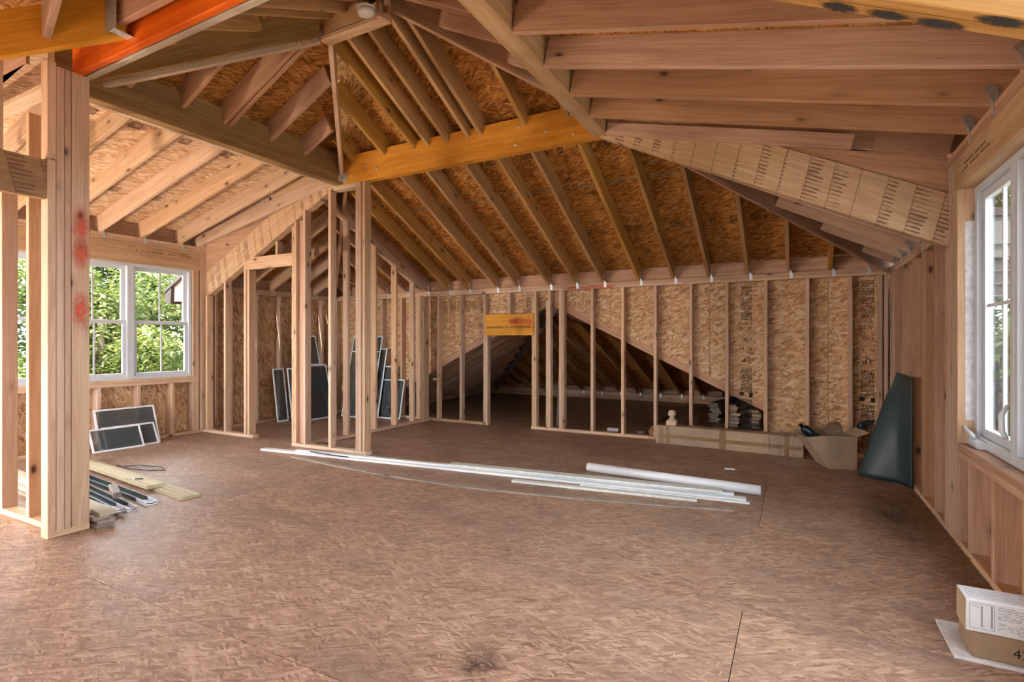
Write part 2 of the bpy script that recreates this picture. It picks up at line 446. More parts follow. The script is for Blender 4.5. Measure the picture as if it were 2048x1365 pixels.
def panels(name, polys3, O, A, N, th, mat, parent, aw=2.44, bh=1.22, a0=0.0, b0=0.0, gap=0.0035, stagger=True):
    """sheet goods: split planar polygons into sheets aw x bh (long side along A), each its own object"""
    O = Vector(O); N = Vector(N).normalized(); A = Vector(A); A = (A - A.dot(N) * N).normalized(); B = N.cross(A)
    res = []
    for pts in polys3:
        poly = [((Vector(p) - O).dot(A), (Vector(p) - O).dot(B)) for p in pts]
        bmin, bmax = min(p[1] for p in poly), max(p[1] for p in poly)
        amin, amax = min(p[0] for p in poly), max(p[0] for p in poly)
        j = math.floor((bmin - b0) / bh)
        while b0 + j * bh < bmax:
            lo, hi = b0 + j * bh, b0 + (j + 1) * bh
            row = clip_half(clip_half(poly, 1, lo + gap / 2, True), 1, hi - gap / 2, False)
            if len(row) >= 3:
                ash = a0 + (aw / 2 if (stagger and j % 2) else 0)
                i = math.floor((amin - ash) / aw)
                while ash + i * aw < amax:
                    cell = clip_half(clip_half(row, 0, ash + i * aw + gap / 2, True), 0, ash + (i + 1) * aw - gap / 2, False)
                    cl = []
                    for p in cell:
                        if not cl or (abs(p[0] - cl[-1][0]) + abs(p[1] - cl[-1][1])) > 1e-5: cl.append(p)
                    if len(cl) >= 3 and (abs(cl[0][0] - cl[-1][0]) + abs(cl[0][1] - cl[-1][1])) < 1e-5: cl.pop()
                    if len(cl) >= 3 and area(cl) > 0.004:
                        c0 = cl[0]
                        loc = [(p[0] - c0[0], p[1] - c0[1]) for p in cl]
                        P = O + A * c0[0] + B * c0[1]
                        M = Matrix(((A.x, B.x, N.x, P.x), (A.y, B.y, N.y, P.y), (A.z, B.z, N.z, P.z), (0, 0, 0, 1)))
                        res.append(add(name, prism_mesh(loc, th), M, mat, parent))
                    i += 1
            j += 1
    return res

def mesh_from(name, vs, fs, mat, parent=None, M=None, smooth=False, recalc=True):
    me = bpy.data.meshes.new(name)
    me.from_pydata(vs, [], fs)
    if recalc:
        bm = bmesh.new(); bm.from_mesh(me); bmesh.ops.recalc_face_normals(bm, faces=bm.faces); bm.to_mesh(me); bm.free()
    if smooth:
        for p in me.polygons: p.use_smooth = True
    return add(name, me, M or Matrix.Identity(4), mat, parent)

def tube_data(path, r, n=10, cap=True):
    vs, fs = [], []
    path = [Vector(p) for p in path]
    prev = None
    for i, p in enumerate(path):
        d = (path[min(i + 1, len(path) - 1)] - path[max(i - 1, 0)]).normalized()
        u = prev if prev else (Vector((0, 0, 1)) if abs(d.z) < .9 else Vector((1, 0, 0)))
        u = (u - u.dot(d) * d).normalized(); prev = u
        w = d.cross(u)
        rr = r[i] if isinstance(r, (list, tuple)) else r
        for k in range(n):
            a = 2 * math.pi * k / n
            vs.append(p + (u * math.cos(a) + w * math.sin(a)) * rr)
    for i in range(len(path) - 1):
        for k in range(n):
            fs.append((i * n + k, i * n + (k + 1) % n, (i + 1) * n + (k + 1) % n, (i + 1) * n + k))
    if cap:
        fs.append(tuple(range(n))[::-1]); fs.append(tuple(range((len(path) - 1) * n, len(path) * n)))
    return [tuple(v) for v in vs], fs

def lathe_data(prof, n=24):
    vs, fs = [], []
    for r, z in prof:
        for k in range(n):
            a = 2 * math.pi * k / n
            vs.append((r * math.cos(a), r * math.sin(a), z))
    for i in range(len(prof) - 1):
        for k in range(n):
            fs.append((i * n + k, i * n + (k + 1) % n, (i + 1) * n + (k + 1) % n, (i + 1) * n + k))
    fs.append(tuple(range(n))[::-1]); fs.append(tuple(range((len(prof) - 1) * n, len(prof) * n)))
    return vs, fs

_TX = {}
def text_geo(s, size):
    key = (s, size)
    if key in _TX: return _TX[key]
    cu = bpy.data.curves.new('print', 'FONT'); cu.body = s; cu.size = size; cu.resolution_u = 2
    o = bpy.data.objects.new('print', cu); COL.objects.link(o)
    bpy.context.view_layer.update()
    me = o.to_mesh()
    vs = [tuple(v.co) for v in me.vertices]; fs = [tuple(p.vertices) for p in me.polygons]
    o.to_mesh_clear()
    bpy.data.objects.remove(o); bpy.data.curves.remove(cu)
    _TX[key] = (vs, fs)
    return vs, fs

def basis(O, A, B):
    O, A, B = Vector(O), Vector(A).normalized(), Vector(B).normalized()
    N = A.cross(B)
    return Matrix(((A.x, B.x, N.x, O.x), (A.y, B.y, N.y, O.y), (A.z, B.z, N.z, O.z), (0, 0, 0, 1)))

def ink_print(name, items, M, mat, parent):
    """flat print: items = ('t', text, x, y, size, flip) or ('r', x0, y0, x1, y1) in the local plane of M"""
    vs, fs = [], []
    for it in items:
        if it[0] == 't':
            tv, tf = text_geo(it[1], it[4])
            k = len(vs)
            for a, b, _ in tv: vs.append((it[2] + a, it[3] + b, 0))
            fs += [tuple(i + k for i in f) for f in tf]
        else:
            k = len(vs); _, x0, y0, x1, y1 = it
            vs += [(x0, y0, 0), (x1, y0, 0), (x1, y1, 0), (x0, y1, 0)]; fs.append((k, k + 1, k + 2, k + 3))
    return mesh_from(name, vs, fs, mat, parent, M, recalc=False)

def spray_mark(name, O, A, B, ha, hb, mat, parent):
    M = basis(O, A, B) @ Matrix.Diagonal((ha, hb, 1, 1))
    return mesh_from(name, [(-1, -1, 0), (1, -1, 0), (1, 1, 0), (-1, 1, 0)], [(0, 1, 2, 3)], mat, parent, M, recalc=False)

def frame_items(x0, y0, x1, y1, w=0.003):
    return [('r', x0, y0, x1, y0 + w), ('r', x0, y1 - w, x1, y1), ('r', x0, y0, x0 + w, y1), ('r', x1 - w, y0, x1, y1)]

def dash_lines(x0, x1, y0, y1, step, h, rng, fill=0.8):
    out = []; y = y0
    while y < y1:
        x = x0
        while x < x1:
            L = rng.uniform(0.008, 0.03)
            if rng.random() < fill: out.append(('r', x, y, min(x + L, x1), y + h))
            x += L + 0.006
        y += step
    return out

# ------------------------------------------------------------------ key dimensions (metres)
XL, XR, YB = -7.01, 0.858, 6.64           # inner faces of left, right, back walls
YA = 4.26                                  # front face of the cross beam
ZP = 1.98                                  # low top-plate height
S = 0.4916                                 # main roof pitch
HL, HR = (-3.25, 3.03), (-2.68, 3.03)      # ridge ends
SL = S * 3.61 / (HL[0] - XL)
SR = S * 3.61 / (XR - HR[0])
def zb(y): return ZP + S * (YB - y)
def zl(x): return ZP + SL * (x - XL)
def zr(x): return ZP + SR * (XR - x)
def zf(y): return zb(3.03) - S * (3.03 - y)
SHL, SHR = 0.25, 0.239
def zsl(x): return 2.475 + SHL * (x - XL)   # shed roof over the windows, left
def zsr(x): return 2.385 + SHR * (XR - x)   # and right
RD = 0.184
TV = RD * math.hypot(1, S)

# ================================================================== FLOOR
floor = root('floor', 'worn strand board subfloor with dirty scuffed sheets', 'floor', (-3, 3, 0), 'structure')
abox('underlay', -7.2, 1.05, -1.2, 11.0, -0.06, -0.0225, 'grey_board', floor)
panels('subfloor_sheet', [[(-7.17, -1.2, -0.018), (1.0, -1.2, -0.018), (1.0, 6.75, -0.018), (-7.17, 6.75, -0.018)]], (-2.65, 1.395, -0.018), (1, 0, 0), (0, 0, 1), 0.018, 'osb_floor', floor)
panels('subfloor_sheet', [[(-6.6, 6.75, -0.018), (0.9, 6.75, -0.018), (0.9, 11.0, -0.018), (-6.6, 11.0, -0.018)]], (-2.65, 6.75, -0.018), (1, 0, 0), (0, 0, 1), 0.018, 'osb_floor', floor)

spray_mark('floor_stain', (-1.06, 1.72, 0.0008), (1, 0, 0), (0, 1, 0), 0.11, 0.13, 'soil_spray', floor)
spray_mark('floor_stain', (0.62, 4.5, 0.0008), (1, 0, 0), (0, 1, 0), 0.26, 0.8, 'soil_spray', floor)
ST = 0.038
def stud_x(parent, x, y0, y1, z0, z1, mat='spf_stud', name='stud'):     # stud in a wall running along X; x = its low-x face
    return abox(name, x, x + ST, y0, y1, z0, z1, mat, parent)
def stud_y(parent, y, x0, x1, z0, z1, mat='spf_stud', name='stud'):     # stud in a wall running along Y
    return abox(name, x0, x1, y, y + ST, z0, z1, mat, parent)

# ================================================================== BACK WALL
wb_ = root('wall_back', 'knee wall of pale studs with strand board behind and a triangular attic opening', 'wall', (-3, YB, 0), 'structure')
Y0, Y1 = YB, YB + 0.089
abox('bottom_plate', -4.93, -3.93, Y0, Y1, 0, ST, 'spf_stud', wb_)
abox('bottom_plate', -3.235, -1.62, Y0, Y1, 0, ST, 'spf_stud', wb_)
abox('bottom_plate', -1.618, XR, Y0, Y1, 0, ST, 'spf_stud', wb_)
abox('bottom_plate', XL, -5.0, Y0, Y1, 0, ST, 'spf_stud', wb_)
for a, b in ((XL, -4.2), (-4.198, -1.2), (-1.198, XR)):
    abox('top_plate', a, b, Y0, Y1, 1.904, 1.9415, 'spf_stud', wb_)
for a, b in ((XL, -3.1), (-3.098, XR)):
    abox('top_plate', a, b, Y0, Y1, 1.942, ZP, 'spf_stud', wb_)
for x in (-4.836, -4.42, -4.007, -3.223, -3.19, -2.815, -2.367, -1.958, -1.547, -1.124, -0.72, -0.311, 0.101, 0.5):
    stud_x(wb_, x, Y0, Y1, ST if x != -4.007 else 0.0, 1.904)
stud_x(wb_, -3.975, Y0 + 0.004, Y1, 0.0, 1.30)                       # jack under the header
stud_x(wb_, -3.013, Y0 + 0.01, Y1, ST, 1.78); stud_x(wb_, -2.978, Y0, Y1, ST, 1.904); stud_x(wb_, -2.778, Y0, Y1, ST, 1.904)
stud_x(wb_, -3.60, Y0, Y1, 1.603, 1.904, name='cripple_stud')
for x in (0.76, 0.81): stud_x(wb_, x, Y0, Y1, ST, 1.904)
for x in (-6.97, -6.78, -6.35, -5.95, -5.55, -5.23, -5.13): stud_x(wb_, x, Y0, Y1, ST, 1.904)
hd = abox('header', -3.965, -3.19, Y0 - 0.02, Y1 - 0.01, 1.30, 1.603, 'lvl_orange', wb_)
for z in (0.62, 1.13, 1.48): abox('blocking', -4.93, -4.84, Y0 + 0.03, Y1, z, z + ST, 'spf_stud', wb_)
AP = (-2.98, 1.82)
left_edge = lambda x: AP[1] + 0.49 * (x - AP[0])
right_edge = lambda x: AP[1] - 0.49 * (x - AP[0])
xr0 = -0.319
polyL = [(-7.15, Y1, 0), (-7.15, Y1, ZP), (AP[0], Y1, ZP), (AP[0], Y1, AP[1]), (-6.69, Y1, 0)]
polyR = [(AP[0], Y1, ZP), (1.0, Y1, ZP), (1.0, Y1, 0), (xr0, Y1, 0), (xr0, Y1, right_edge(xr0)), (AP[0], Y1, AP[1])]
osbB = panels('sheathing_sheet', [polyL, polyR], (-0.90, Y1, 0), (0, 0, 1), (0, 1, 0), 0.012, 'osb_wall', wb_, b0=0.0, stagger=False)
prism('housewrap', [(p[0], Y1 + 0.0125, p[2]) for p in polyL], (0, 1, 0), 0.002, 'black_plastic', wb_)
prism('housewrap', [(p[0], Y1 + 0.0125, p[2]) for p in polyR], (0, 1, 0), 0.002, 'black_plastic', wb_)
board('opening_rafter', (AP[0], Y1 + 0.012, AP[1] + 0.0), (-6.3, Y1 + 0.012, left_edge(-6.3)), 0.038, 0.09, 'fir_rafter', wb_, ay=1 if True else 0, az=1)
board('opening_rafter', (AP[0], Y1 + 0.012, AP[1] + 0.0), (0.1, Y1 + 0.012, right_edge(0.1)), 0.038, 0.09, 'fir_rafter', wb_, ay=-1, az=1)
abox('rim_board', XL, XR, Y1 - 0.035, Y1 + 0.003, ZP + 0.001, ZP + 0.155, 'fir_rafter', wb_)
rng = random.Random(3)
# printed grade stamps on the back wall sheathing, upside down
def stamp_items():
    it = []
    it += dash_lines(0, 0.115, 0.0, 0.40, 0.016, 0.008, rng, .95)
    it += frame_items(0.0, 0.32, 0.115, 0.44)
    it += [('t', 'AUG', 0.005, 0.47, 0.062), ('t', '8200', 0.0, 0.60, 0.050), ('t', 'N', 0.0, 0.72, 0.045), ('t', '6', 0.085, 0.72, 0.045), ('t', 'LP', 0.02, 0.83, 0.085)]
    it += dash_lines(0, 0.115, 0.95, 1.22, 0.014, 0.008, rng, 0.95)
    it += [('r', -0.01, 1.24, 0.03, 1.29), ('r', 0.085, 1.235, 0.13, 1.275)]
    it += dash_lines(0, 0.115, 1.32, 1.78, 0.015, 0.009, rng, 0.97) + frame_items(0, 1.55, 0.115, 1.72)
    return it
for x in (-0.44, 0.735):
    ink_print('grade_stamp', stamp_items(), basis((x, Y1 - 0.0012, 1.86), (-1, 0, 0), (0, 0, -1)), 'ink', wb_)
it = []
for k in range(14):
    x0 = 0.0 + k * 0.13
    it += frame_items(x0, 0, x0 + 0.11, 0.16) + dash_lines(x0 + .01, x0 + 0.10, 0.02, 0.15, 0.016, 0.006, rng, .9)
ink_print('grade_stamp', it, basis((-4.78, Y1 - 0.0012, 1.66), (1, 0, 0), (0, 0, 1)), 'faded_ink', wb_)
for xx, hw in ((-2.6, .2), (-2.35, .22), (-2.15, .15)): spray_mark('red_mark', (xx, Y0 - 0.0012, 1.925), (1, 0, 0), (0, 0, 1), hw, 0.03, 'red_spray', wb_)
for xx, zz, hw, hh in ((-3.42, 1.50, .17, .07), (-3.26, 1.49, .07, .10), (-3.5, 1.49, .1, .05)): spray_mark('red_mark', (xx, Y0 - 0.0212, zz), (1, 0, 0), (0, 0, 1), hw, hh, 'red_spray', hd)
it = []
x = 0
while x < 0.7:
    w_ = rng.uniform(0.012, 0.02); it += frame_items(x, 0, x + w_, 0.03, 0.005); x += w_ + (0.006 if rng.random() < .85 else 0.04)
ink_print('printed_line', it, basis((-3.94, Y0 - 0.0208, 1.40), (1, 0, 0), (0, 0, 1)), 'faded_ink', hd)

# ================================================================== LEFT WALL (windows) AND CLOSET SIDE
wl = root('wall_left', 'framed wall of studs and strand board around the tall white windows', 'wall', (XL, 3, 0), 'structure')
XO = XL - 0.14
WZ0, WZ1 = 0.757, 2.157
abox('bottom_plate', XO, XL, -0.6, YB, 0, ST, 'spf_stud', wl)
for z in (2.40, 2.438): abox('top_plate', XO, XL, -0.6, 4.46, z, z + 0.037, 'spf_stud', wl)
for z in (1.904, 1.942): abox('top_plate', XO + 0.05, XL, 4.46, YB, z, z + 0.037, 'spf_stud', wl)
abox('window_header', XO + 0.01, XL + 0.002, 1.18, 4.31, WZ1, 2.40, 'lvl_pale', wl)
abox('window_sill_plate', XO, XL, 1.26, 4.26, WZ0 - 0.076, WZ0 - 0.0385, 'spf_stud', wl)
abox('window_sill_plate', XO, XL, 1.26, 4.26, WZ0 - 0.038, WZ0, 'spf_stud', wl)
for y in (1.5, 1.9, 2.31, 2.72, 3.13, 3.55, 3.95): stud_y(wl, y, XO, XL, ST, WZ0 - 0.076, name='cripple_stud')
for y in (1.22, 4.222, 4.26): stud_y(wl, y, XO, XL, ST, WZ1, name='jack_stud')
for y in (1.14, 1.18, 4.312, 4.35, 4.388, 4.426, 4.53): stud_y(wl, y, XO, XL, ST, 2.40 if y < 4.46 else 1.904)
for y in (-0.5, -0.1, 0.3, 0.7): stud_y(wl, y, XO, XL, ST, 2.40)
for y in (4.75, 5.15, 5.56, 5.97, 6.38, 6.56): stud_y(wl, y, XO + 0.05, XL, ST, 1.904)
xs = XO
for y0_, y1_, z0_, z1_ in ((-.6, 6.74, -.06, WZ0 - .03), (-.6, 4.47, WZ1 + .03, 2.6), (-.6, 1.24, WZ0 - .03, WZ1 + .03), (4.26, 6.74, WZ0 - .03, 2.0)):
    abox('housewrap', XO - 0.016, XO - 0.0125, y0_, y1_, z0_, z1_, 'black_plastic', wl, ch=0)
panels('sheathing_sheet', [[(xs, -0.6, 0), (xs, 4.26, 0), (xs, 4.26, WZ0 - 0.02), (xs, -0.6, WZ0 - 0.02)],
                           [(xs, -0.6, WZ1 + .02), (xs, 4.46, WZ1 + .02), (xs, 4.46, 2.475), (xs, -0.6, 2.475)],
                           [(xs, -0.6, WZ0 - .02), (xs, 1.25, WZ0 - .02), (xs, 1.25, WZ1 + .02), (xs, -0.6, WZ1 + .02)],
                           [(xs, 4.24, 0), (xs, 6.73, 0), (xs, 6.73, 1.98), (xs, 4.24, 1.98)]],
       (xs, 1.0, 0), (0, 1, 0), (-1, 0, 0), 0.012, 'osb_wall', wl, gap=0.002, b0=0.0, stagger=False)
abox('rim_board', XO + 0.055, XO + 0.093, 4.46, YB, ZP + 0.001, ZP + 0.15, 'fir_rafter', wl)
abox('rim_board', XO + 0.0, XO + 0.038, -0.6, 4.46, 2.476, 2.68, 'fir_rafter', wl)
ink_print('printed_line', frame_items(0, 0, .05, .05) + dash_lines(0.08, 0.55, 0.0, 0.02, 0.03, 0.012, rng) + dash_lines(0.6, 0.75, 0.0, 0.05, 0.018, 0.008, rng), basis((XL + 0.0028, 3.45, 2.31), (0, 1, 0), (0, 0, 1)), 'faded_ink', wl)

abox('blocking', XO, XL - 0.002, 4.44, 4.54, 1.981, 2.72, 'fir_rafter', wl)

# ================================================================== RIGHT WALL
wr = root('wall_right', 'framed wall of deep studs around the white casement window', 'wall', (XR, 3, 0), 'structure')
XQ = XR + 0.14
RZ0, RZ1 = 0.611, 2.125
abox('bottom_plate', XR, XQ, -0.6, YB, 0, ST, 'spf_stud', wr)
for z in (2.309, 2.3475): abox('top_plate', XR, XQ, -0.6, 4.40, z, z + 0.037, 'fir_rafter', wr)
for z in (1.904, 1.942): abox('top_plate', XR, XQ, 4.40, YB, z, z + 0.037, 'spf_stud', wr)
abox('window_header', XR - 0.002, XQ - 0.02, 0.9, 4.10, RZ1, 2.308, 'lvl_pale', wr)
abox('window_sill_plate', XR, XQ, 1.0, 4.06, RZ0 - 0.076, RZ0 - 0.0385, 'fir_rafter', wr)
abox('window_sill_plate', XR, XQ, 1.0, 4.06, RZ0 - 0.038, RZ0, 'fir_rafter', wr)
for y in (1.1, 1.4, 1.8, 2.2, 2.6, 3.0, 3.41, 3.812, 4.022): stud_y(wr, y, XR, XQ, ST, RZ0 - 0.076, 'fir_rafter', name='cripple_stud')
for y in (4.062,): stud_y(wr, y, XR, XQ, ST, RZ1, 'spf_stud', name='jack_stud')
for y in (4.102, 4.14, 4.178, 4.216, 4.254, 4.30): stud_y(wr, y, XR, XQ, ST, 2.309)
for y in (4.348, 4.62, 5.035, 5.45, 5.86, 6.27): stud_y(wr, y, XR, XQ, ST, 1.904 if y > 4.4 else 2.309, 'fir_rafter')
for y in (6.42, 6.46, 6.56, 6.60): stud_y(wr, y, XR, XQ, ST, 1.904)
for y in (-0.5, -0.1, 0.3, 0.7, 0.94): stud_y(wr, y, XR, XQ, ST, 2.309)
xs = XQ
for y0_, y1_, z0_, z1_ in ((-.6, 6.74, -.06, RZ0 - .03), (-.6, 4.41, RZ1 + .03, 2.5), (-.6, 1.02, RZ0 - .03, RZ1 + .03), (4.09, 6.74, RZ0 - .03, 2.0)):
    abox('housewrap', XQ + 0.0125, XQ + 0.016, y0_, y1_, z0_, z1_, 'black_plastic', wr, ch=0)
panels('sheathing_sheet', [[(xs, -0.6, 0), (xs, 4.10, 0), (xs, 4.10, RZ0 - .02), (xs, -0.6, RZ0 - .02)],
                           [(xs, -0.6, RZ1 + .02), (xs, 4.40, RZ1 + .02), (xs, 4.40, 2.385), (xs, -0.6, 2.385)],
                           [(xs, -0.6, RZ0 - .02), (xs, 1.03, RZ0 - .02), (xs, 1.03, RZ1 + .02), (xs, -0.6, RZ1 + .02)],
                           [(xs, 4.08, 0), (xs, 6.73, 0), (xs, 6.73, 1.98), (xs, 4.08, 1.98)],
                           [(xs, 4.08, 1.98), (xs, 4.40, 1.98), (xs, 4.40, 2.385), (xs, 4.08, 2.385)]],
       (xs, 1.0, 0), (0, 1, 0), (1, 0, 0), 0.012, 'osb_wall', wr, gap=0.002, stagger=False)
abox('rim_board', XQ - 0.038, XQ, 4.40, YB, ZP + 0.001, ZP + 0.15, 'fir_rafter', wr)
abox('rim_board', XQ - 0.038, XQ, -0.6, 4.40, 2.386, 2.60, 'fir_rafter', wr)
abox('blocking', XR + 0.002, XQ, 4.388, 4.48, 1.981, 2.62, 'fir_rafter', wr)
it = dash_lines(0, 0.5, 0.0, 0.05, 0.03, 0.012, rng)
ink_print('printed_line', it, basis((XR - 0.0028, 3.95, 2.20), (0, -1, 0), (0, 0, 1)), 'faded_ink', wr)
abox('housewrap_flap', XR + 0.035, XR + 0.085, 4.058, 4.0615, 0.75, 1.93, 'housewrap', wr, ch=0)

# ================================================================== END WALL BEHIND THE CAMERA (wide opening towards the left side)
we = root('wall_end', 'framed end wall with a wide opening opposite the knee wall', 'wall', (-1, -0.6, 0), 'structure')
abox('bottom_plate', -4.6, XR, -0.69, -0.602, 0, ST, 'spf_stud', we)
abox('top_plate', -7.0, XR, -0.69, -0.602, 1.87, 1.95, 'spf_stud', we)
x = -4.6
while x < XR: stud_x(we, x, -0.69, -0.602, ST, 1.87); x += 0.406
panels('sheathing_sheet', [[(-4.6, -0.692, 0), (1.0, -0.692, 0), (1.0, -0.692, 1.98), (-4.6, -0.692, 1.98)]], (-4.6, -0.692, 0), (0, 0, 1), (0, -1, 0), 0.012, 'osb_wall', we, gap=0.002, stagger=False)

# ================================================================== CLOSET PARTITION
wc = root('wall_closet', 'open stud partition of the closet with doorway and sloping top', 'wall', (-5, 4.3, 0), 'structure')
YC0, YC1 = 4.26, 4.349
abox('bottom_plate', -5.172, -4.02, YC0, YC1, 0, ST, 'pale_pine', wc)
for x, y_, top in ((-5.172, YC0, 2.55), (-5.135, YC0, 2.60), (-4.985, YC0, 2.72), (-4.582, YC0, 2.885), (-4.175, YC0, 2.93), (-4.137, YC0, 2.93)):
    stud_x(wc, x, y_ + 0.001, YC1, ST, top)
stud_x(wc, -4.09, YC0 + 0.012, YC1 + 0.02, 0.0, 2.93)
abox('backing_stud', -5.10, -4.99, YC1 - 0.045, YC1 - 0.007, ST, 2.62, 'fir_rafter', wc)
abox('top_plate', -4.50, -4.10, YC0 + 0.002, YC1, 2.88, 2.929, 'pale_pine', wc)
# left end of the partition with the door opening
YD0, YD1 = 4.36, 4.449
abox('bottom_plate', XL, -6.0, YD0, YD1, 0, ST, 'spf_stud', wc)
stud_x(wc, -6.58, YD0, YD1, ST, 1.99); stud_x(wc, -6.175, YD0, YD1, ST, 2.118); stud_x(wc, -6.137, YD0 + 0.02, YD1 + 0.03, ST, 2.118)
stud_x(wc, -6.97, YD0, YD1, ST, 1.83)
abox('door_header', -6.16, -5.12, YD0 - 0.01, YD0 + 0.028, 2.118, 2.27, 'spf_stud', wc)
stud_x(wc, -5.58, YD0, YD1, 2.271, 2.43, name='cripple_stud')
# side run towards the knee wall under the roof slope
XC0, XC1 = -5.045, -4.956
abox('bottom_plate', XC0, XC1, YC1, YB - 0.001, 0, ST, 'spf_stud', wc)
for y in (5.43, 5.84, 6.235, 6.44, 6.57): stud_y(wc, y, XC0, XC1, ST, min(zb(y) - 0.10, 1.90 if y > 6.4 else 9))
for y in (4.93,): stud_y(wc, y, XC0, XC1, ST, zb(y) - 0.10)
board('sloping_plate', (-5.0, 4.40, zb(4.40) - 0.005), (-5.0, 6.52, zb(6.52) - 0.005), 0.089, ST, 'spf_stud', wc, az=1)
board('sloping_plate', (-5.0, 4.40, zb(4.40) - 0.05), (-5.0, 6.46, zb(6.46) - 0.05), 0.089, ST, 'spf_stud', wc, az=1)

# ================================================================== FRONT PARTITION (built-up post and studs)
wf = root('wall_front', 'stub of stud wall with a thick built-up post and stained header', 'wall', (-4.3, 1.65, 0), 'structure')
XP = -4.05
abox('bottom_plate', XP - 0.089, XP, 1.545, 1.765, 0, ST, 'spf_stud', wf)
for a, b, top in ((1.545, 1.588, 2.34), (1.589, 1.631, 2.93), (1.632, 1.666, 2.93)):
    abox('post_ply', XP - 0.089, XP, a, b - 0.001, ST, top, 'spf_stud', wf)
abox('post_ply', XP - 0.140, XP + 0.0, 1.668, 1.765, ST, 2.93, 'spf_stud', wf)
abox('post_ply', XP - 0.089, XP - 0.001, 1.545, 1.588, 2.345, 2.95, 'spf_stud', wf)
abox('bottom_plate', -5.9, XP - 0.09, 1.62, 1.709, 0, ST, 'spf_stud', wf)
for x in (-5.75, -5.35, -4.97, -4.555): stud_x(wf, x, 1.62, 1.709, ST, 2.45 if x < -4.6 else 2.75)
abox('header', XP - 0.06, XP - 0.015, 0.55, 1.544, 2.095, 2.335, 'lvl_glued_dark', wf)
for y in (1.30,): stud_y(wf, y, XP - 0.089, XP - 0.0, 2.336, 2.85)
abox('top_plate', -5.9, XP - 0.14, 1.62, 1.709, 2.86, 2.90, 'pale_pine', wf)
for zz, hh in ((1.93, .16), (1.78, .12), (1.42, .14)): spray_mark('red_mark', (XP + 0.0014, 1.716, zz), (0, 1, 0), (0, 0, 1), 0.06, hh, 'red_spray', wf)

# ================================================================== ROOF FRAMING
ce = root('ceiling', 'exposed hipped roof framing of rafters, laminated beams and strand board decking', 'ceiling', (-3, 3, 3), 'structure')
BZ = 2.93
BD = 0.302
# main beams
ba = abox('cross_beam', -4.40, -1.42, YA, YA + 0.089, BZ, BZ + BD, 'lvl_orange', ce)
bb = abox('side_beam', -4.455, -4.36, 1.70, YA + 0.0, BZ, BZ + BD, 'lvl_brown', ce)
abox('ledger', -4.50, -4.456, 1.70, YA, BZ - 0.002, BZ + 0.036, 'pale_pine', ce)
be = abox('side_beam', -1.495, -1.375, 1.62, YA - 0.001, BZ, BZ + BD, 'lvl_pale', ce)
abox('front_beam', -4.10, -1.30, 1.692, 1.734, BZ, BZ + BD, 'lvl_red', ce)
abox('front_beam', -4.10, -1.30, 1.745, 1.787, BZ, BZ + BD, 'lvl_edge', ce)
# sloping glued beams either side of the cross beam
board('sloping_beam', (-4.44, YA + 0.0, BZ + 0.01), (-6.99, 4.395, 1.815), 0.089, BD, 'lvl_glued', ce, ay=1, az=-1)
board('sloping_beam', (-1.44, YA, BZ + 0.0), (XR - 0.002, YA, 1.818), 0.089, BD, 'lvl_glued', ce, ay=-1, az=-1)
board('sloping_beam', (-1.32, 1.668, 2.83), (XR + 0.1, 1.668, 1.747), 0.042, BD, 'lvl_tan', ce, ay=-1, az=-1)
board('sloping_beam', (-1.32, 1.716, 2.83), (XR + 0.1, 1.716, 1.747), 0.042, BD, 'lvl_tan', ce, ay=-1, az=-1)
for xx, yy, ha in ((0.11, 1.735, .055), (0.22, 1.737, .06), (0.33, 1.742, .07), (0.44, 1.69, .06)):
    sp_ = Vector((1, 0, (1.747 - 2.83) / (XR + 1.42))).normalized()
    spray_mark('black_stain', (xx, yy, 2.83 + (1.747 - 2.83) / (XR + 1.42) * (xx + 1.32) - 0.0018), sp_, (0, -1, 0), ha, 0.026, 'black_spray', ce)
# bolts through the cross beam
def bolt(x, y, z, n, parent):
    vs, fs = lathe_data([(0.013, 0), (0.013, 0.006), (0.009, 0.011), (0.002, 0.013)], 10)
    N = Vector(n); A = Vector((0, 0, 1)) if abs(N.z) < .9 else Vector((1, 0, 0)); B = N.cross(A)
    M = Matrix(((A.x, B.x, N.x, x), (A.y, B.y, N.y, y), (A.z, B.z, N.z, z), (0, 0, 0, 1)))
    return mesh_from('bolt', vs, fs, 'bolt_steel', parent, M)
for u, z in ((-4.22, 3.00), (-4.04, 3.09), (-3.87, 3.03), (-2.23, 2.99), (-2.20, 3.15), (-1.93, 3.06), (-1.68, 2.99), (-1.69, 3.16)): bolt(u, YA - 0.0, z, (0, -1, 0), ba)

# hurricane clips
def clip_mesh():
    th = 0.0025
    vs, fs = [], []
    def plate(pts, n):
        k = len(vs); m = len(pts); n = Vector(n) * th
        for p in pts: vs.append(p)
        for p in pts: vs.append(tuple(Vector(p) + n))
        fs.append(tuple(range(k, k + m))); fs.append(tuple(range(k + 2 * m - 1, k + m - 1, -1)))
        for i in range(m): fs.append((k + i, k + (i + 1) % m, k + m + (i + 1) % m, k + m + i))
    # on the wall plate (plane y=0, facing -y) and on the rafter cheek (plane x=0)
    plate([(0, 0, -0.075), (0.034, 0, -0.075), (0.040, 0, -0.03), (0.012, 0, 0.03), (0, 0, 0.03)], (0, -1, 0))
    plate([(0, 0, -0.01), (0, -0.012, 0.05), (0, -0.045, 0.10), (0, -0.012, 0.125), (0, 0.03, 0.10), (0, 0.03, 0.03)], (1, 0, 0))
    me = bpy.data.meshes.new('hurricane_clip'); me.from_pydata(vs, [], fs)
    bm = bmesh.new(); bm.from_mesh(me); bmesh.ops.recalc_face_normals(bm, faces=bm.faces); bm.to_mesh(me); bm.free()
    me.materials.append(MATS['galvanised'])
    return me
CLIP = clip_mesh()
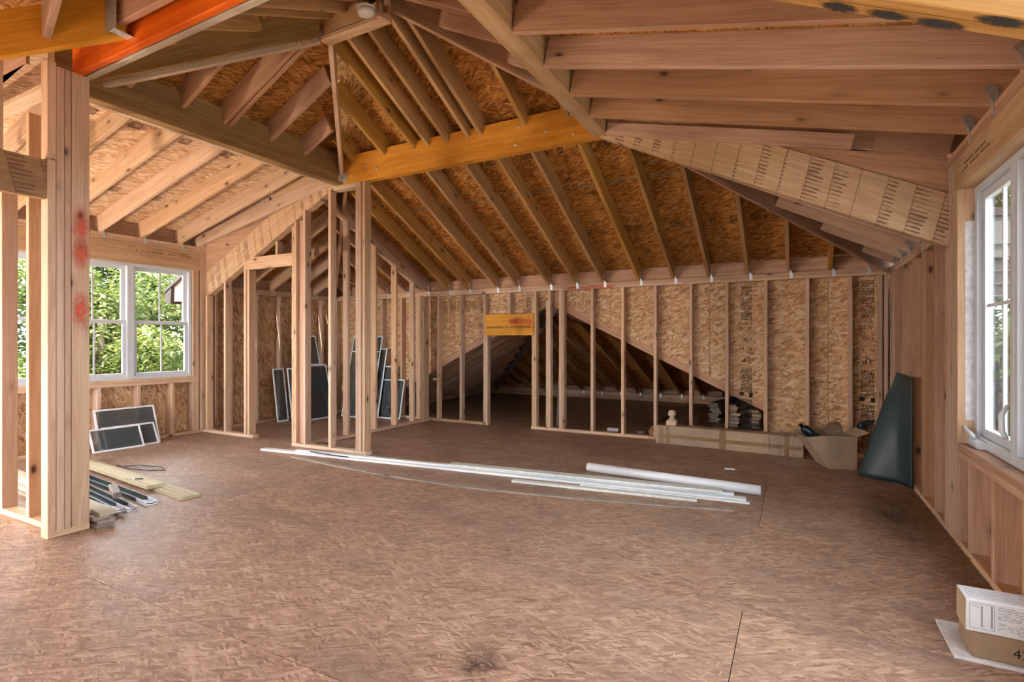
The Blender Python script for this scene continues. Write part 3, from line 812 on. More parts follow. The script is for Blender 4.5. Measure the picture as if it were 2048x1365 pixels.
def clip(x, y, z, rz, parent):
    return add('hurricane_clip', CLIP, Matrix.Translation((x, y, z)) @ Matrix.Rotation(rz, 4, 'Z') @ Matrix.Scale(0.86, 4), 'galvanised', parent)

def hipx_l(y): return HL[0] - (y - 3.03) * (HL[0] - XL) / 3.61     # x of the back hips at given y
def hipx_r(y): return HR[0] + (y - 3.03) * (XR - HR[0]) / 3.61
def hipy_l(x): return 3.03 + (HL[0] - x) * 3.61 / (HL[0] - XL)
def hipy_r(x): return 3.03 + (x - HR[0]) * 3.61 / (XR - HR[0])

# back slope, lower run: knee wall up to the cross beam
for x in (-4.618, -4.26, -3.793, -3.445, -2.961, -2.583, -2.203, -1.734, -1.312, -0.902, -0.48, -0.073, 0.331):
    top = YA + 0.089
    if x > -1.45: top = hipy_r(x)
    board('rafter', (x, YB + 0.12, zb(YB + 0.12)), (x, top, zb(top)), ST, RD, 'aged_rafter', ce, az=-1)
    clip(x + 0.02, YB - 0.001, ZP - 0.0, 0, ce)
clip(0.668, YB - 0.001, ZP, 0, ce)
for x in (-5.02, -5.42, -5.83, -6.24, -6.65):
    top = hipy_l(x)
    board('rafter', (x, YB + 0.12, zb(YB + 0.12)), (x, top, zb(top)), ST, RD, 'fir_rafter', ce, az=-1)
    clip(x + 0.02, YB - 0.001, ZP, 0, ce)
# back slope, upper run: cross beam up to the ridge and hips
for x in (-4.23, -3.794, -3.401, -3.227, -3.004, -2.756, -2.622, -2.159, -1.75):
    if x < HL[0]: top = hipy_l(x)
    elif x > HR[0]: top = hipy_r(x)
    else: top = 3.05
    board('rafter', (x + 0.02, YA + 0.02, zb(YA + 0.02)), (x + 0.02, top, zb(top)), ST, RD, 'aged_rafter', ce, az=-1)
# left slope above the side beam
ZB0 = 3.10
def zlu(x): return ZB0 + SL * (x + 4.36)
for y in (2.129, 2.527, 2.879, 2.93, 3.338, 3.742, 4.12):
    xt = hipx_l(y) if y > 3.03 else HL[0] - (3.03 - y) * (HL[0] - XL) / 3.61
    board('rafter', (-4.44, y + 0.02, zlu(-4.44)), (xt, y + 0.02, zlu(xt)), ST, RD, 'fir_rafter', ce, az=-1)
# right slope above the right side beam
for y in (2.10, 2.50, 2.90, 3.31, 3.70, 4.05):
    xt = hipx_r(y) if y > 3.03 else HR[0] + (3.03 - y) * (XR - HR[0]) / 3.61
    board('rafter', (-1.42, y, zr(-1.42)), (xt, y, zr(xt)), ST, RD, 'fir_rafter', ce, az=-1)
    if y in (2.90, 2.50): board('rafter', (-1.42, y + 0.05, zr(-1.42)), (xt + 0.1, y + 0.05, zr(xt + 0.1)), ST, RD, 'fir_rafter', ce, az=-1)
# front slope, ridge down to the front beam
for x in (-4.0, -3.6, -3.22, -3.05, -2.80, -2.40, -2.0):
    if x < HL[0]: top = 3.03 - (HL[0] - x) * 3.61 / (HL[0] - XL)
    elif x > HR[0]: top = 3.03 - (x - HR[0]) * 3.61 / (XR - HR[0])
    else: top = 3.03
    board('rafter', (x, 1.70, zf(1.70)), (x, top, zf(top)), ST, RD, 'aged_rafter', ce, az=-1)
# ridge
rz0 = zb(3.03)
abox('ridge_board', -3.30, -2.63, 3.01, 3.05, rz0 - 0.13, rz0 + 0.2, 'aged_rafter', ce)
abox('ridge_cleat', -3.30, -2.65, 2.99, 3.078, rz0 - 0.17, rz0 - 0.132, 'spf_stud', ce)
abox('ridge_post', -2.70, -2.66, 2.955, 2.995, rz0 - 0.17, rz0 + 0.1, 'spf_stud', ce)
# hips
def hip(p, q, mat, d=0.235, w=ST, name='hip_rafter'): return board(name, p, q, w, d, mat, ce, az=-1)
hz = rz0 - 0.14
hip((-4.40, YA + 0.03, zb(YA) - 0.16), (-3.27, 3.06, hz), 'spf_stud', 0.20)
hip((-1.46, YA + 0.0, zb(YA) - 0.06), (-2.66, 3.04, hz + 0.06), 'fir_rafter', 0.26)
hip((-4.42, 1.86, 3.0), (-3.29, 3.0, hz + 0.02), 'lvl_brown', 0.24)
hip((-4.44, 1.93, 3.0), (-3.33, 3.02, hz - 0.03), 'pale_pine', 0.089)
hip((-1.45, 1.78, 3.10), (-2.64, 3.0, hz + 0.06), 'fir_rafter', 0.26)
hip((-4.42, YA + 0.12, zb(YA) - 0.14), (XL - 0.05, YB + 0.07, ZP - 0.10), 'fir_rafter', 0.26)
hip((-1.40, YA + 0.11, zb(YA) - 0.10), (XR + 0.02, YB + 0.02, ZP - 0.08), 'fir_rafter', 0.28)
# jacks of the low right slope behind the sloping beam
for y in (4.62, 5.03, 5.141, 5.593, 5.981, 6.36):
    xt = hipx_r(y)
    board('rafter', (XR + 0.13, y, zr(XR + 0.13)), (xt, y, zr(xt)), ST, RD, 'spf_stud', ce, az=-1)
    clip(XR + 0.001, y - 0.02, ZP, R(-90), ce)
# jacks of the low left slope over the closet
for y in (4.62, 5.02, 5.42, 5.83, 6.24):
    xt = hipx_l(y)
    board('rafter', (XL - 0.13, y, zl(XL - 0.13)), (xt, y, zl(xt)), ST, RD, 'spf_stud', ce, az=-1)
    clip(XL - 0.001, y + 0.02, ZP, R(90), ce)
# shed rafters over the windows, left side
for y in (1.95, 2.35, 2.75, 3.16, 3.60, 4.05):
    board('rafter', (XL - 0.15, y, zsl(XL - 0.15)), (-4.46, y, zsl(-4.46)), ST, RD, 'spf_stud', ce, az=-1)
    clip(XL + 0.001, y + 0.02, 2.475, R(90), ce)
board('rafter', (XL - 0.15, 4.285, zsl(XL - 0.15)), (-4.52, 4.285, zsl(-4.52) - 0.14), ST, 0.15, 'spf_stud', ce, az=-1)
board('rafter', (XL - 0.15, 4.325, zsl(XL - 0.15) + 0.02), (-5.6, 4.325, zsl(-5.6) + 0.02), ST, RD, 'spf_stud', ce, az=-1)
board('rafter', (-5.5, 4.31, zsl(-5.5) - 0.01), (-4.55, 4.31, zsl(-4.55) - 0.03), ST, RD, 'spf_stud', ce, az=-1)
prism('cheek_board', [(XL, 4.40, zsl(XL) + .1), (XL, 4.40, 2.0), (-4.60, 4.33, zl(-4.6) + .18), (-4.60, 4.33, zsl(-4.6) + .15)], (0.02, 1, 0), 0.02, 'fir_rafter', ce, A=(1, 0, 0))
# shed rafters, right side
for y in (1.80, 2.20, 2.581, 3.0, 3.425, 3.825):
    board('rafter', (XR + 0.15, y + 0.02, zsr(XR + 0.15)), (-1.376, y + 0.02, zsr(-1.376)), ST, RD, 'fir_rafter', ce, az=-1)
    clip(XR - 0.001, y - 0.0, 2.385, R(-90), ce)
board('rafter', (0.33, 4.236, zsr(0.33)), (-1.374, 4.236, zsr(-1.374)), ST, RD * .55, 'fir_rafter', ce, az=-1)
board('rafter', (XR - 0.01, 4.240, zsr(XR)), (0.45, 4.240, zsr(0.45)), ST, RD * .7, 'fir_rafter', ce, az=-1)
board('rafter', (XR + 0.15, 4.315, zsr(XR + .15) + .03), (-1.2, 4.315, zsr(-1.2) + .03), ST, RD, 'fir_rafter', ce, az=-1)
def dtop(x): return BZ + (1.818 - BZ) / (XR + 1.44) * (x + 1.44) + BD * 1.11
prism('cheek_board', [(-0.55, 4.277, zsr(-0.55) + 0.01), (-0.55, 4.277, dtop(-0.55) - 0.05), (XR - .003, 4.277, dtop(XR) - 0.05), (XR - .003, 4.277, zsr(XR) + 0.01)], (0, 1, 0), 0.03, 'fir_rafter', ce, A=(1, 0, -0.35))

# front-left hip seen from below with its jack, joist and hanger
G0 = Vector((-3.43, 1.69, 2.99)); gd = Vector((-1, -1, -0.50))
gb = board('hip_beam', G0 + gd * 0.0, G0 + gd * 1.6, 0.045, 0.24, 'lvl_orange', ce, az=-1, ay=0)
P0 = G0 + gd * 0.27 + Vector((0.02, -0.02, 0.05))
board('rafter', P0, P0 + Vector((0.9, -0.15, 0.55)), ST, RD, 'fir_rafter', ce, az=-1)
P1 = G0 + Vector((0.0, -0.045, 0.05))
board('joist', P1, P1 + Vector((2.2, 0, 0.0)), ST, 0.235, 'fir_rafter', ce, az=-1)
abox('joist_hanger', G0.x - 0.055, G0.x + 0.05, 1.595, 1.602, 2.985, 3.22, 'galvanised', ce, ch=0.001)
abox('joist_hanger', G0.x - 0.01, G0.x + 0.05, 1.60, 1.69, 2.98, 2.985, 'galvanised', ce, ch=0.001)

abox('joist_hanger', -4.3585, -4.352, YA - 0.07, YA - 0.002, 2.95, 3.18, 'galvanised', ce, ch=0.001)
abox('joist_hanger', -4.358, -4.30, YA - 0.006, YA - 0.001, 2.95, 3.05, 'galvanised', ce, ch=0.001)

# decking
def deck(poly, zfun, along, up, mat, backing=True, **kw):
    off = kw.pop('off', TV)
    pts = [(x, y, zfun(x, y) + off) for x, y in poly]
    a = Vector(pts[1]) - Vector(pts[0]); b = Vector(pts[2]) - Vector(pts[0])
    N = a.cross(b).normalized()
    if N.z < 0: N = -N
    panels('roof_sheet', [pts], pts[0], along, N, 0.012, mat, ce, **kw)
    if backing: prism('roof_felt', [tuple(Vector(p) + N * 0.013) for p in pts], N, 0.004, 'black_plastic', ce)
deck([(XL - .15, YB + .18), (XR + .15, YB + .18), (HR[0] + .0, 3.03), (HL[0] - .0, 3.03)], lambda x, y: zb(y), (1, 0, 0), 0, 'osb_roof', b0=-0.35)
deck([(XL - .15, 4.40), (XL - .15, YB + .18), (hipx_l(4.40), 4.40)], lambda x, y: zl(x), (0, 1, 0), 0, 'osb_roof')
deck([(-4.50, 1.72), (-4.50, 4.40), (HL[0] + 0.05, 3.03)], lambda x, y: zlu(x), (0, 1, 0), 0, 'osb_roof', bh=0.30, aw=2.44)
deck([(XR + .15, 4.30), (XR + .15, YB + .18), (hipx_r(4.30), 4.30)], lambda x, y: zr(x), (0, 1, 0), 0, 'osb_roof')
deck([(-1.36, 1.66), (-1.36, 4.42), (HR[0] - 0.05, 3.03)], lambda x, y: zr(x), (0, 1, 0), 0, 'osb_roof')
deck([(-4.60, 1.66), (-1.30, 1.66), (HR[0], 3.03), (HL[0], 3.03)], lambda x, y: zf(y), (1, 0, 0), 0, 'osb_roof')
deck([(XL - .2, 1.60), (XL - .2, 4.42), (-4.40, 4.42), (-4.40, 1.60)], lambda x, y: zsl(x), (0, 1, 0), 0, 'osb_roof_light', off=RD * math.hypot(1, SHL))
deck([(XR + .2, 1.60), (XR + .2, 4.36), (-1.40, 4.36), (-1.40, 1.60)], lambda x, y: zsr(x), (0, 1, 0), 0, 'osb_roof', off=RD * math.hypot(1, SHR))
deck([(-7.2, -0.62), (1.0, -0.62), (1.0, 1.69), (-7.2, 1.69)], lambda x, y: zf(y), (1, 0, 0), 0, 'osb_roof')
for x in (-2.6, -1.8, -1.0, -0.2, 0.5): board('rafter', (x, -0.6, zf(-0.6)), (x, 1.69, zf(1.69)), ST, RD, 'aged_rafter', ce, az=-1)
# gable cheeks that close the front run of the shed roofs
prism('cheek_board', [(XL, 1.62, zf(1.62)), (-4.5, 1.62, zf(1.62)), (-4.5, 1.62, zsl(-4.5) + .2), (XL, 1.62, zsl(XL) + .2)], (0, -1, 0), 0.02, 'fir_rafter', ce)
# weather caps over the ridge and hips
zc = zb(3.03) + TV + 0.03
abox('ridge_cap', HL[0] - .25, HR[0] + .25, 2.83, 3.23, zc, zc + 0.012, 'black_plastic', ce)
for (hx_, tx, ty) in ((HL[0], XL - .1, YB + .12), (HR[0], XR + .1, YB + .12), (HL[0], XL - .1, -.58), (HR[0], XR + .1, -.58)):
    board('hip_cap', (hx_, 3.03, zc), (tx, ty, ZP + TV + 0.0), 0.34, 0.012, 'black_plastic', ce)
# printed stamps on the decking
def deck_print(x, y, zfun, off, ax, n, mat='ink'):
    z = zfun(x, y) + off - 0.002
    e = 0.01
    A = Vector((ax[0], ax[1], (zfun(x + ax[0] * e, y + ax[1] * e) - zfun(x, y)) / e)).normalized()
    pv = (-ax[1], ax[0]); Bv = Vector((pv[0], pv[1], (zfun(x + pv[0] * e, y + pv[1] * e) - zfun(x, y)) / e)).normalized()
    it = []
    for k in range(n):
        w_ = (0.09, 0.05, 0.14)[k % 3]; x0 = k * 0.2
        it += frame_items(x0, 0, x0 + w_, 0.10, 0.006) + dash_lines(x0 + .012, x0 + w_ - .01, 0.018, 0.085, 0.016, 0.007, rng, .9)
    ink_print('grade_stamp', it, basis((x, y, z), A, Bv), mat, ce)
deck_print(-4.05, 4.75, lambda x, y: zb(y), TV, (1, 0), 14)
deck_print(-2.2, 5.95, lambda x, y: zb(y), TV, (1, 0), 12)
deck_print(-2.15, 3.85, lambda x, y: zb(y), TV, (1, 0), 3)
deck_print(-3.9, 3.98, lambda x, y: zb(y), TV, (1, 0), 4, 'faded_ink')
OL = RD * math.hypot(1, SHL)
for y in (2.2, 2.55, 2.98, 3.4): deck_print(-5.1, y, lambda x, y: zsl(x), OL, (0, 1), 1)
for y in (2.95, 3.35): deck_print(-6.3, y, lambda x, y: zsl(x), OL, (0, 1), 1, 'faded_ink')
cb = []
vs, fs = tube_data([(x, 5.28, zb(5.28) + TV - 0.003) for x in (-4.4, -2.0, 0.6)], 0.004, 5)
mesh_from('chalk_line', vs, fs, 'blue_wire', ce)

# ================================================================== LOW ATTIC BEYOND THE KNEE WALL
at = root('ceiling_attic', 'dark low attic roof of rafters seen through the triangular opening', 'ceiling', (-2.9, 9, 1), 'structure')
PY, PZ = 10.86, 0.15
A0 = Vector((AP[0], 6.78, AP[1] - 0.09))
SA = (A0.z - PZ) / (PY - A0.y)
def za(y): return PZ + SA * (PY - y)
abox('attic_plate', -6.4, 0.9, PY, PY + 0.14, 0, 0.075, 'spf_stud', at)
abox('attic_plate', -6.4, 0.9, PY, PY + 0.14, 0.076, PZ, 'spf_stud', at)
dxl, dxr = (A0.z - PZ) / 0.49, (A0.z - PZ) / 0.49
HLA = (A0.x - dxl, PY, PZ); HRA = (A0.x + dxr, PY, PZ)
hipl = board('hip_rafter', A0 + Vector((0, 0.1, -.12)), (HLA[0], HLA[1], HLA[2] - 0.1), 0.045, 0.20, 'grey_board', at, az=-1)
board('hip_rafter', A0 + Vector((0, 0.1, -.1)), (HRA[0], HRA[1], HRA[2] - .1), 0.045, 0.24, 'fir_rafter', at, az=-1)
abox('rim_board', -6.6, 1.0, PY + 0.10, PY + 0.14, PZ, PZ + 0.20, 'fir_rafter', at)
for x_ in (-6.46, 0.47): abox('rim_board', x_, x_ + .038, 6.75, PY + .14, -0.02, 0.24, 'fir_rafter', at)
x = -5.7
while x < 0.2:
    f = (abs(x - A0.x)) / dxl
    yt = A0.y + (PY - A0.y) * f
    if yt < PY - 0.2:
        board('rafter', (x, PY + 0.1, za(PY + .1)), (x, yt, za(yt)), ST, 0.14, 'aged_rafter', at, az=-1)
        clip(x + 0.02, PY - 0.001, PZ, 0, at)
    x += 0.41
y = 6.95
while y < 10.6:
    f = (y - A0.y) / (PY - A0.y)
    xs_, zs_ = A0.x - dxl * f, A0.z - (A0.z - PZ) * f
    board('rafter', (HLA[0] - 0.15, y, PZ - 0.08), (xs_, y, zs_), ST, 0.14, 'fir_rafter', at, az=-1)
    board('rafter', (HRA[0] + 0.15, y, PZ - 0.08), (A0.x + dxl * f, y, zs_), ST, 0.14, 'fir_rafter', at, az=-1)
    y += 0.406
tva = 0.15
def deck2(pts, along):
    a = Vector(pts[1]) - Vector(pts[0]); b = Vector(pts[2]) - Vector(pts[0]); N = a.cross(b).normalized()
    if N.z < 0: N = -N
    panels('roof_sheet', [pts], pts[0], along, N, 0.012, 'osb_roof', at)
    prism('roof_felt', [tuple(Vector(p) + N * 0.013) for p in pts], N, 0.004, 'black_plastic', at)
u3 = Vector((0, 0, tva))
Af = A0 + u3; Ab = Vector((A0.x, 6.745, A0.z + tva))
Lf = Vector((HLA[0] - .25, PY + .2, PZ - .1)) + u3; Rf = Vector((HRA[0] + .25, PY + .2, PZ - .1)) + u3
deck2([tuple(Lf), tuple(Rf), tuple(Af)], (1, 0, 0))
deck2([(Lf.x, 6.745, Lf.z), tuple(Lf), tuple(Af), tuple(Ab)], (0, 1, 0))
deck2([(Rf.x, 6.745, Rf.z), tuple(Rf), tuple(Af), tuple(Ab)], (0, 1, 0))
board('attic_brace', (-3.02, 7.13, 0.0), (-2.90, 7.05, 1.66), 0.038, 0.14, 'grey_board', at, up=(0, 1, 0))

# ================================================================== WINDOWS
def ring_mesh(w, h, t, d, tb=None, tt=None, name='frame'):
    """rectangular ring in local XZ (0..w, 0..h), depth d along Y"""
    tb = t if tb is None else tb; tt = t if tt is None else tt
    o = [(0, 0), (w, 0), (w, h), (0, h)]; i = [(t, tb), (w - t, tb), (w - t, h - tt), (t, h - tt)]
    c = min(0.003, t * .2)
    o2 = [(c, c), (w - c, c), (w - c, h - c), (c, h - c)]
    vs = [(x, c, z) for x, z in o] + [(x, 0, z) for x, z in o2] + [(x, 0, z) for x, z in i] + [(x, d, z) for x, z in o] + [(x, d, z) for x, z in i]
    fs = []
    for k in range(4):
        n = (k + 1) % 4
        fs += [(k, n, 4 + n, 4 + k), (4 + k, 4 + n, 8 + n, 8 + k), (8 + k, 8 + n, 16 + n, 16 + k), (16 + k, 16 + n, 12 + n, 12 + k), (12 + k, 12 + n, n, k)]
    me = bpy.data.meshes.new(name); me.from_pydata(vs, [], fs)
    bm = bmesh.new(); bm.from_mesh(me); bmesh.ops.recalc_face_normals(bm, faces=bm.faces); bm.to_mesh(me); bm.free()
    return me

def MXZ(O, A, N):
    # local X=A, local Z=up, local Y=N (away from viewer)
    A = Vector(A); N = Vector(N); U = Vector((0, 0, 1))
    return Matrix(((A.x, N.x, U.x, O[0]), (A.y, N.y, U.y, O[1]), (A.z, N.z, U.z, O[2]), (0, 0, 0, 1)))

def pane(O, A, N, w, h, parent):
    return add('pane', prism_like(w, h, 0.004), MXZ(O, A, N), 'glass', parent)
def prism_like(w, h, d):
    vs = [(0, 0, 0), (w, 0, 0), (w, 0, h), (0, 0, h), (0, d, 0), (w, d, 0), (w, d, h), (0, d, h)]
    fs = [(0, 1, 2, 3), (7, 6, 5, 4), (0, 4, 5, 1), (1, 5, 6, 2), (2, 6, 7, 3), (3, 7, 4, 0)]
    me = bpy.data.meshes.new('slab'); me.from_pydata(vs, [], fs)
    bm = bmesh.new(); bm.from_mesh(me); bmesh.ops.recalc_face_normals(bm, faces=bm.faces); bm.to_mesh(me); bm.free()
    return me

def double_hung(n, y0, y1, label):
    r = root('window_%d' % n, label, 'window', (XL - 0.06, (y0 + y1) / 2, WZ0), 'structure')
    A, N = (0, 1, 0), (-1, 0, 0)
    w, h = y1 - y0, WZ1 - WZ0
    add('frame', ring_mesh(w, h, 0.036, 0.085), MXZ((XL - 0.03, y0, WZ0), A, N), 'white_vinyl', r)
    mid = 1.43 - WZ0
    for nm, zz, hh, x in (('upper_sash', mid, h - mid - 0.034, XL - 0.085), ('lower_sash', 0.034, mid + 0.04 - 0.034, XL - 0.05)):
        s_ = add(nm, ring_mesh(w - 0.072, hh, 0.04, 0.03, 0.042, 0.042), MXZ((x, y0 + 0.036, WZ0 + zz), A, N), 'white_vinyl', r)
        pane((x - 0.014, y0 + 0.07, WZ0 + zz + 0.035), A, N, w - 0.14, hh - 0.07, s_)
        add('muntin', prism_like(0.016, hh - 0.08, 0.010), MXZ((x - 0.008, (y0 + y1) / 2 - 0.008, WZ0 + zz + 0.04), A, N), 'white_vinyl', s_)
    return r
for k, y in enumerate((3.49, 2.76, 2.03, 1.30)):
    double_hung(k + 1, y, y + 0.728, ('white double hung window unit next to the closet corner', 'white double hung window unit half hidden behind the built-up post',
        'white double hung window unit seen between the stub wall studs', 'white double hung window unit at the far end from the closet')[k])

def casement(n, y0, y1, label, hardware):
    r = root('window_%d' % n, label, 'window', (XR + 0.06, (y0 + y1) / 2, RZ0), 'structure')
    A, N = (0, -1, 0), (1, 0, 0)
    w, h = y1 - y0, RZ1 - RZ0
    X0 = XR + 0.078
    add('frame', ring_mesh(w, h, 0.045, 0.07, 0.055, 0.04), MXZ((X0, y1, RZ0), A, N), 'white_vinyl', r)
    s_ = add('sash', ring_mesh(w - 0.09, h - 0.095, 0.05, 0.035), MXZ((X0 + 0.025, y1 - 0.045, RZ0 + 0.055), A, N), 'white_vinyl', r)
    pane((X0 + 0.042, y1 - 0.09, RZ0 + 0.10), A, N, w - 0.18, h - 0.185, s_)
    add('muntin', prism_like(0.018, h - 0.195, 0.010), MXZ((X0 + 0.036, y1 - w * 0.53, RZ0 + 0.105), A, N), 'white_vinyl', s_)
    add('muntin', prism_like(w - 0.19, 0.018, 0.010), MXZ((X0 + 0.0355, y1 - 0.095, RZ0 + h * 0.53), A, N), 'white_vinyl', s_)
    if hardware:
        hnd = abox('crank', X0 - 0.045, X0 + 0.004, y1 - 0.22, y1 - 0.06, RZ0 + 0.004, RZ0 + 0.045, 'white_vinyl', r, ch=0.008)
        vs, fs = tube_data([(X0 - 0.03, y1 - 0.12, RZ0 + 0.055), (X0 - 0.035, y1 - 0.06, RZ0 + 0.075), (X0 - 0.04, y1 - 0.01, RZ0 + 0.085), (X0 - 0.045, y1 + 0.0, RZ0 + 0.10)], [0.012, 0.012, 0.010, 0.014], 8)
        mesh_from('crank_arm', vs, fs, 'white_vinyl', hnd, smooth=True)
        vs, fs = tube_data([(X0 - 0.010, y0 + 0.055, RZ0 + 0.12), (X0 - 0.028, y0 + 0.06, RZ0 + 0.16), (X0 - 0.028, y0 + 0.065, RZ0 + 0.24), (X0 - 0.006, y0 + 0.06, RZ0 + 0.29)], [0.010, 0.014, 0.013, 0.008], 8)
        mesh_from('lock_lever', vs, fs, 'white_vinyl', r, smooth=True)
casement(5, 3.42, 4.056, 'white casement window unit with crank beside the wall post', True)
casement(6, 2.78, 3.418, 'white casement window unit between the two other casements', False)
casement(7, 2.14, 2.778, 'white casement window unit above the printed carton', False)

# ================================================================== THINGS ON THE FLOOR
def insect_screen(label, bl, br, tl, bar=None, group=None):
    bl, br, tl = Vector(bl), Vector(br), Vector(tl)
    x = br - bl; w = x.length; x.normalize()
    z = tl - bl; z = z - z.dot(x) * x; h = z.length; z.normalize()
    y = z.cross(x)
    M = Matrix(((x.x, y.x, z.x, bl.x), (x.y, y.y, z.y, bl.y), (x.z, y.z, z.z, bl.z), (0, 0, 0, 1)))
    r = root('insect_screen', label, 'window screen', tuple((bl + br) / 2), group=group)
    add('frame', ring_mesh(w, h, 0.02, 0.009), M, 'white_trim', r)
    add('mesh', prism_like(w - 0.036, h - 0.036, 0.0006), M @ Matrix.Translation((0.018, 0.0045, 0.018)), 'insect_mesh', r)
    if bar:
        add('cross_bar', prism_like(w - 0.04, 0.016, 0.007), M @ Matrix.Translation((0.02, 0.001, h * bar)), 'white_trim', r)
    return r
G1 = 'insect screens leaning under the windows'
insect_screen('low white framed insect screen, foremost of the three leaning under the windows', (-6.70, 2.95, 0.0), (-6.675, 3.46, 0.0), (-6.83, 2.97, 0.245), group=G1)
insect_screen('low white framed insect screen leaning between two others under the windows', (-6.735, 3.10, 0.0), (-6.71, 3.64, 0.0), (-6.87, 3.12, 0.245), group=G1)
insect_screen('tallest white framed insect screen of the three leaning under the windows', (-6.80, 3.06, 0.0), (-6.775, 3.69, 0.0), (-6.965, 3.06, 0.44), group=G1)
G2 = 'insect screens stored in the closet'
insect_screen('tall insect screen leaning tilted in the middle of the closet back wall', (-6.50, 6.31, 0.0), (-5.87, 6.31, 0.0), (-6.28, 6.60, 1.30), 0.80, G2)
insect_screen('white framed screen tucked right behind the tall tilted one in the closet', (-6.40, 6.40, 0.0), (-5.80, 6.40, 0.0), (-6.22, 6.625, 1.10), None, G2)
insect_screen('medium insect screen at the knee wall beside the closet side studs', (-6.00, 6.45, 0.0), (-5.56, 6.45, 0.0), (-5.93, 6.60, 0.82), 0.72, G2)
insect_screen('shortest wide insect screen at the closet end of the knee wall', (-5.98, 6.50, 0.0), (-5.44, 6.50, 0.0), (-5.86, 6.625, 0.61), None, G2)
insect_screen('tall insect screen on the closet side wall with its upper mesh clear', (-6.60, 5.70, 0.0), (-6.60, 6.17, 0.0), (-6.92, 5.78, 1.31), 0.64, G2)
insect_screen('lower insect screen in front of the tall one on the closet side wall', (-6.55, 5.72, 0.0), (-6.55, 6.24, 0.0), (-6.755, 5.78, 0.84), None, G2)
insect_screen('insect screen deep in the closet corner behind the others', (-6.78, 6.0, 0.0), (-6.74, 6.48, 0.0), (-6.965, 6.03, 0.80), None, G2)
insect_screen('narrow insect screen at the doorway end of the closet side wall', (-6.86, 5.40, 0.0), (-6.85, 5.60, 0.0), (-6.985, 5.41, 0.80), None, G2)
insect_screen('narrow insect screen overlapping the one at the closet doorway end', (-6.74, 5.56, 0.0), (-6.68, 5.76, 0.0), (-6.93, 5.60, 0.80), None, G2)

def flat_board(name, label, cat, p, q, w, d, z0, mat, group=None):
    o = board(name, (p[0], p[1], z0 + d / 2), (q[0], q[1], z0 + d / 2), w, d, mat, None)
    tag(o, label, cat, None, group)
    return o
GT = 'trim boards lying across the floor'
flat_board('trim_board', 'longest white trim board of the bundle lying in front of the closet', 'trim board', (-5.26, 3.955), (-0.33, 4.43), 0.085, 0.019, 0.0, 'white_trim', GT)
flat_board('trim_board', 'white trim board stacked on the longest one in the middle of the bundle', 'trim board', (-4.80, 4.025), (-0.42, 4.475), 0.055, 0.017, 0.0195, 'white_trim', GT)
flat_board('trim_board', 'primed grey trim board lying on top of the white bundle by the pipe', 'trim board', (-2.90, 4.215), (-0.50, 4.455), 0.10, 0.018, 0.037, 'primed_trim', GT)
flat_board('trim_board', 'short primed trim board lying apart on the side away from the pipe', 'trim board', (-2.16, 4.075), (-0.66, 4.235), 0.060, 0.019, 0.0, 'primed_trim', GT)
flat_board('trim_board', 'thin white strip peeking out at the pipe end of the bundle', 'trim board', (-1.6, 4.235), (-0.30, 4.345), 0.030, 0.014, 0.0, 'white_trim', GT)
flat_board('wood_strip', 'tan wood strip lying along the closet side of the trim bundle', 'wood strip', (-5.05, 4.055), (-1.60, 4.40), 0.035, 0.010, 0.0, 'fir_rafter')
vs, fs = [], []
bat = [(-4.68, 3.87), (-4.25, 3.815), (-3.85, 3.775), (-3.5, 3.745), (-3.17, 3.73), (-2.7, 3.732), (-2.25, 3.755), (-1.71, 3.845), (-1.3, 3.92), (-0.96, 3.99), (-0.40, 4.13)]
for i, (x, y) in enumerate(bat):
    a = Vector(bat[max(i - 1, 0)]); b = Vector(bat[min(i + 1, len(bat) - 1)]); d_ = (b - a).normalized(); nrm = Vector((-d_.y, d_.x)) * 0.028
    for s_ in (-1, 1):
        for z in (0.0, 0.008): vs.append((x + nrm.x * s_, y + nrm.y * s_, z))
for i in range(len(bat) - 1):
    k = i * 4; m = k + 4
    fs += [(k, m, m + 1, k + 1), (k + 2, k + 3, m + 3, m + 2), (k + 1, m + 1, m + 3, k + 3), (k, k + 2, m + 2, m)]
fs += [(0, 1, 3, 2), (len(vs) - 4, len(vs) - 2, len(vs) - 1, len(vs) - 3)]
tag(mesh_from('batten_strip', vs, fs, 'grey_board'), 'long bowed grey batten curving beside the white trim boards', 'batten')
vs, fs = tube_data([(-4.55, 3.985, 0.0435), (-4.2, 3.965, 0.0435), (-3.99, 3.975, 0.0435)], 0.006, 6)
tag(mesh_from('black_strip', vs, fs, 'black_plastic'), 'short thin black strip lying on the white trim boards', 'strip')
# pipe with bell end
pa, pb = Vector((-1.711, 4.73, 0.041)), Vector((-0.24, 4.615, 0.041))
dirv = (pb - pa).normalized(); n = 20
vs, fs = [], []
side = Vector((-dirv.y, dirv.x, 0)); upv = Vector((0, 0, 1))
for p, r in ((pa + dirv * .03, 0.034), (pa, 0.034), (pa, 0.040), (pb, 0.040), (pb, 0.034), (pb - dirv * .03, 0.034)):
    for k in range(n):
        a = 2 * math.pi * k / n
        vs.append(tuple(p + side * math.cos(a) * r + upv * math.sin(a) * r))
for i in range(5):
    for k in range(n): fs.append((i * n + k, i * n + (k + 1) % n, (i + 1) * n + (k + 1) % n, (i + 1) * n + k))
pp = mesh_from('pipe', vs, fs, 'white_pvc')
pp.data.polygons.foreach_set('use_smooth', [True] * len(pp.data.polygons))
tag(pp, 'white plastic pipe lying on the floor next to the trim boards', 'pipe')
tb = root('caulk_tip', 'tiny white plastic tube lying alone on the floor', 'tube', (-0.534, 5.406, 0))
vs, fs = tube_data([(-0.59, 5.40, 0.009), (-0.50, 5.412, 0.009)], 0.009, 8); mesh_from('barrel', vs, fs, 'white_pvc', tb)
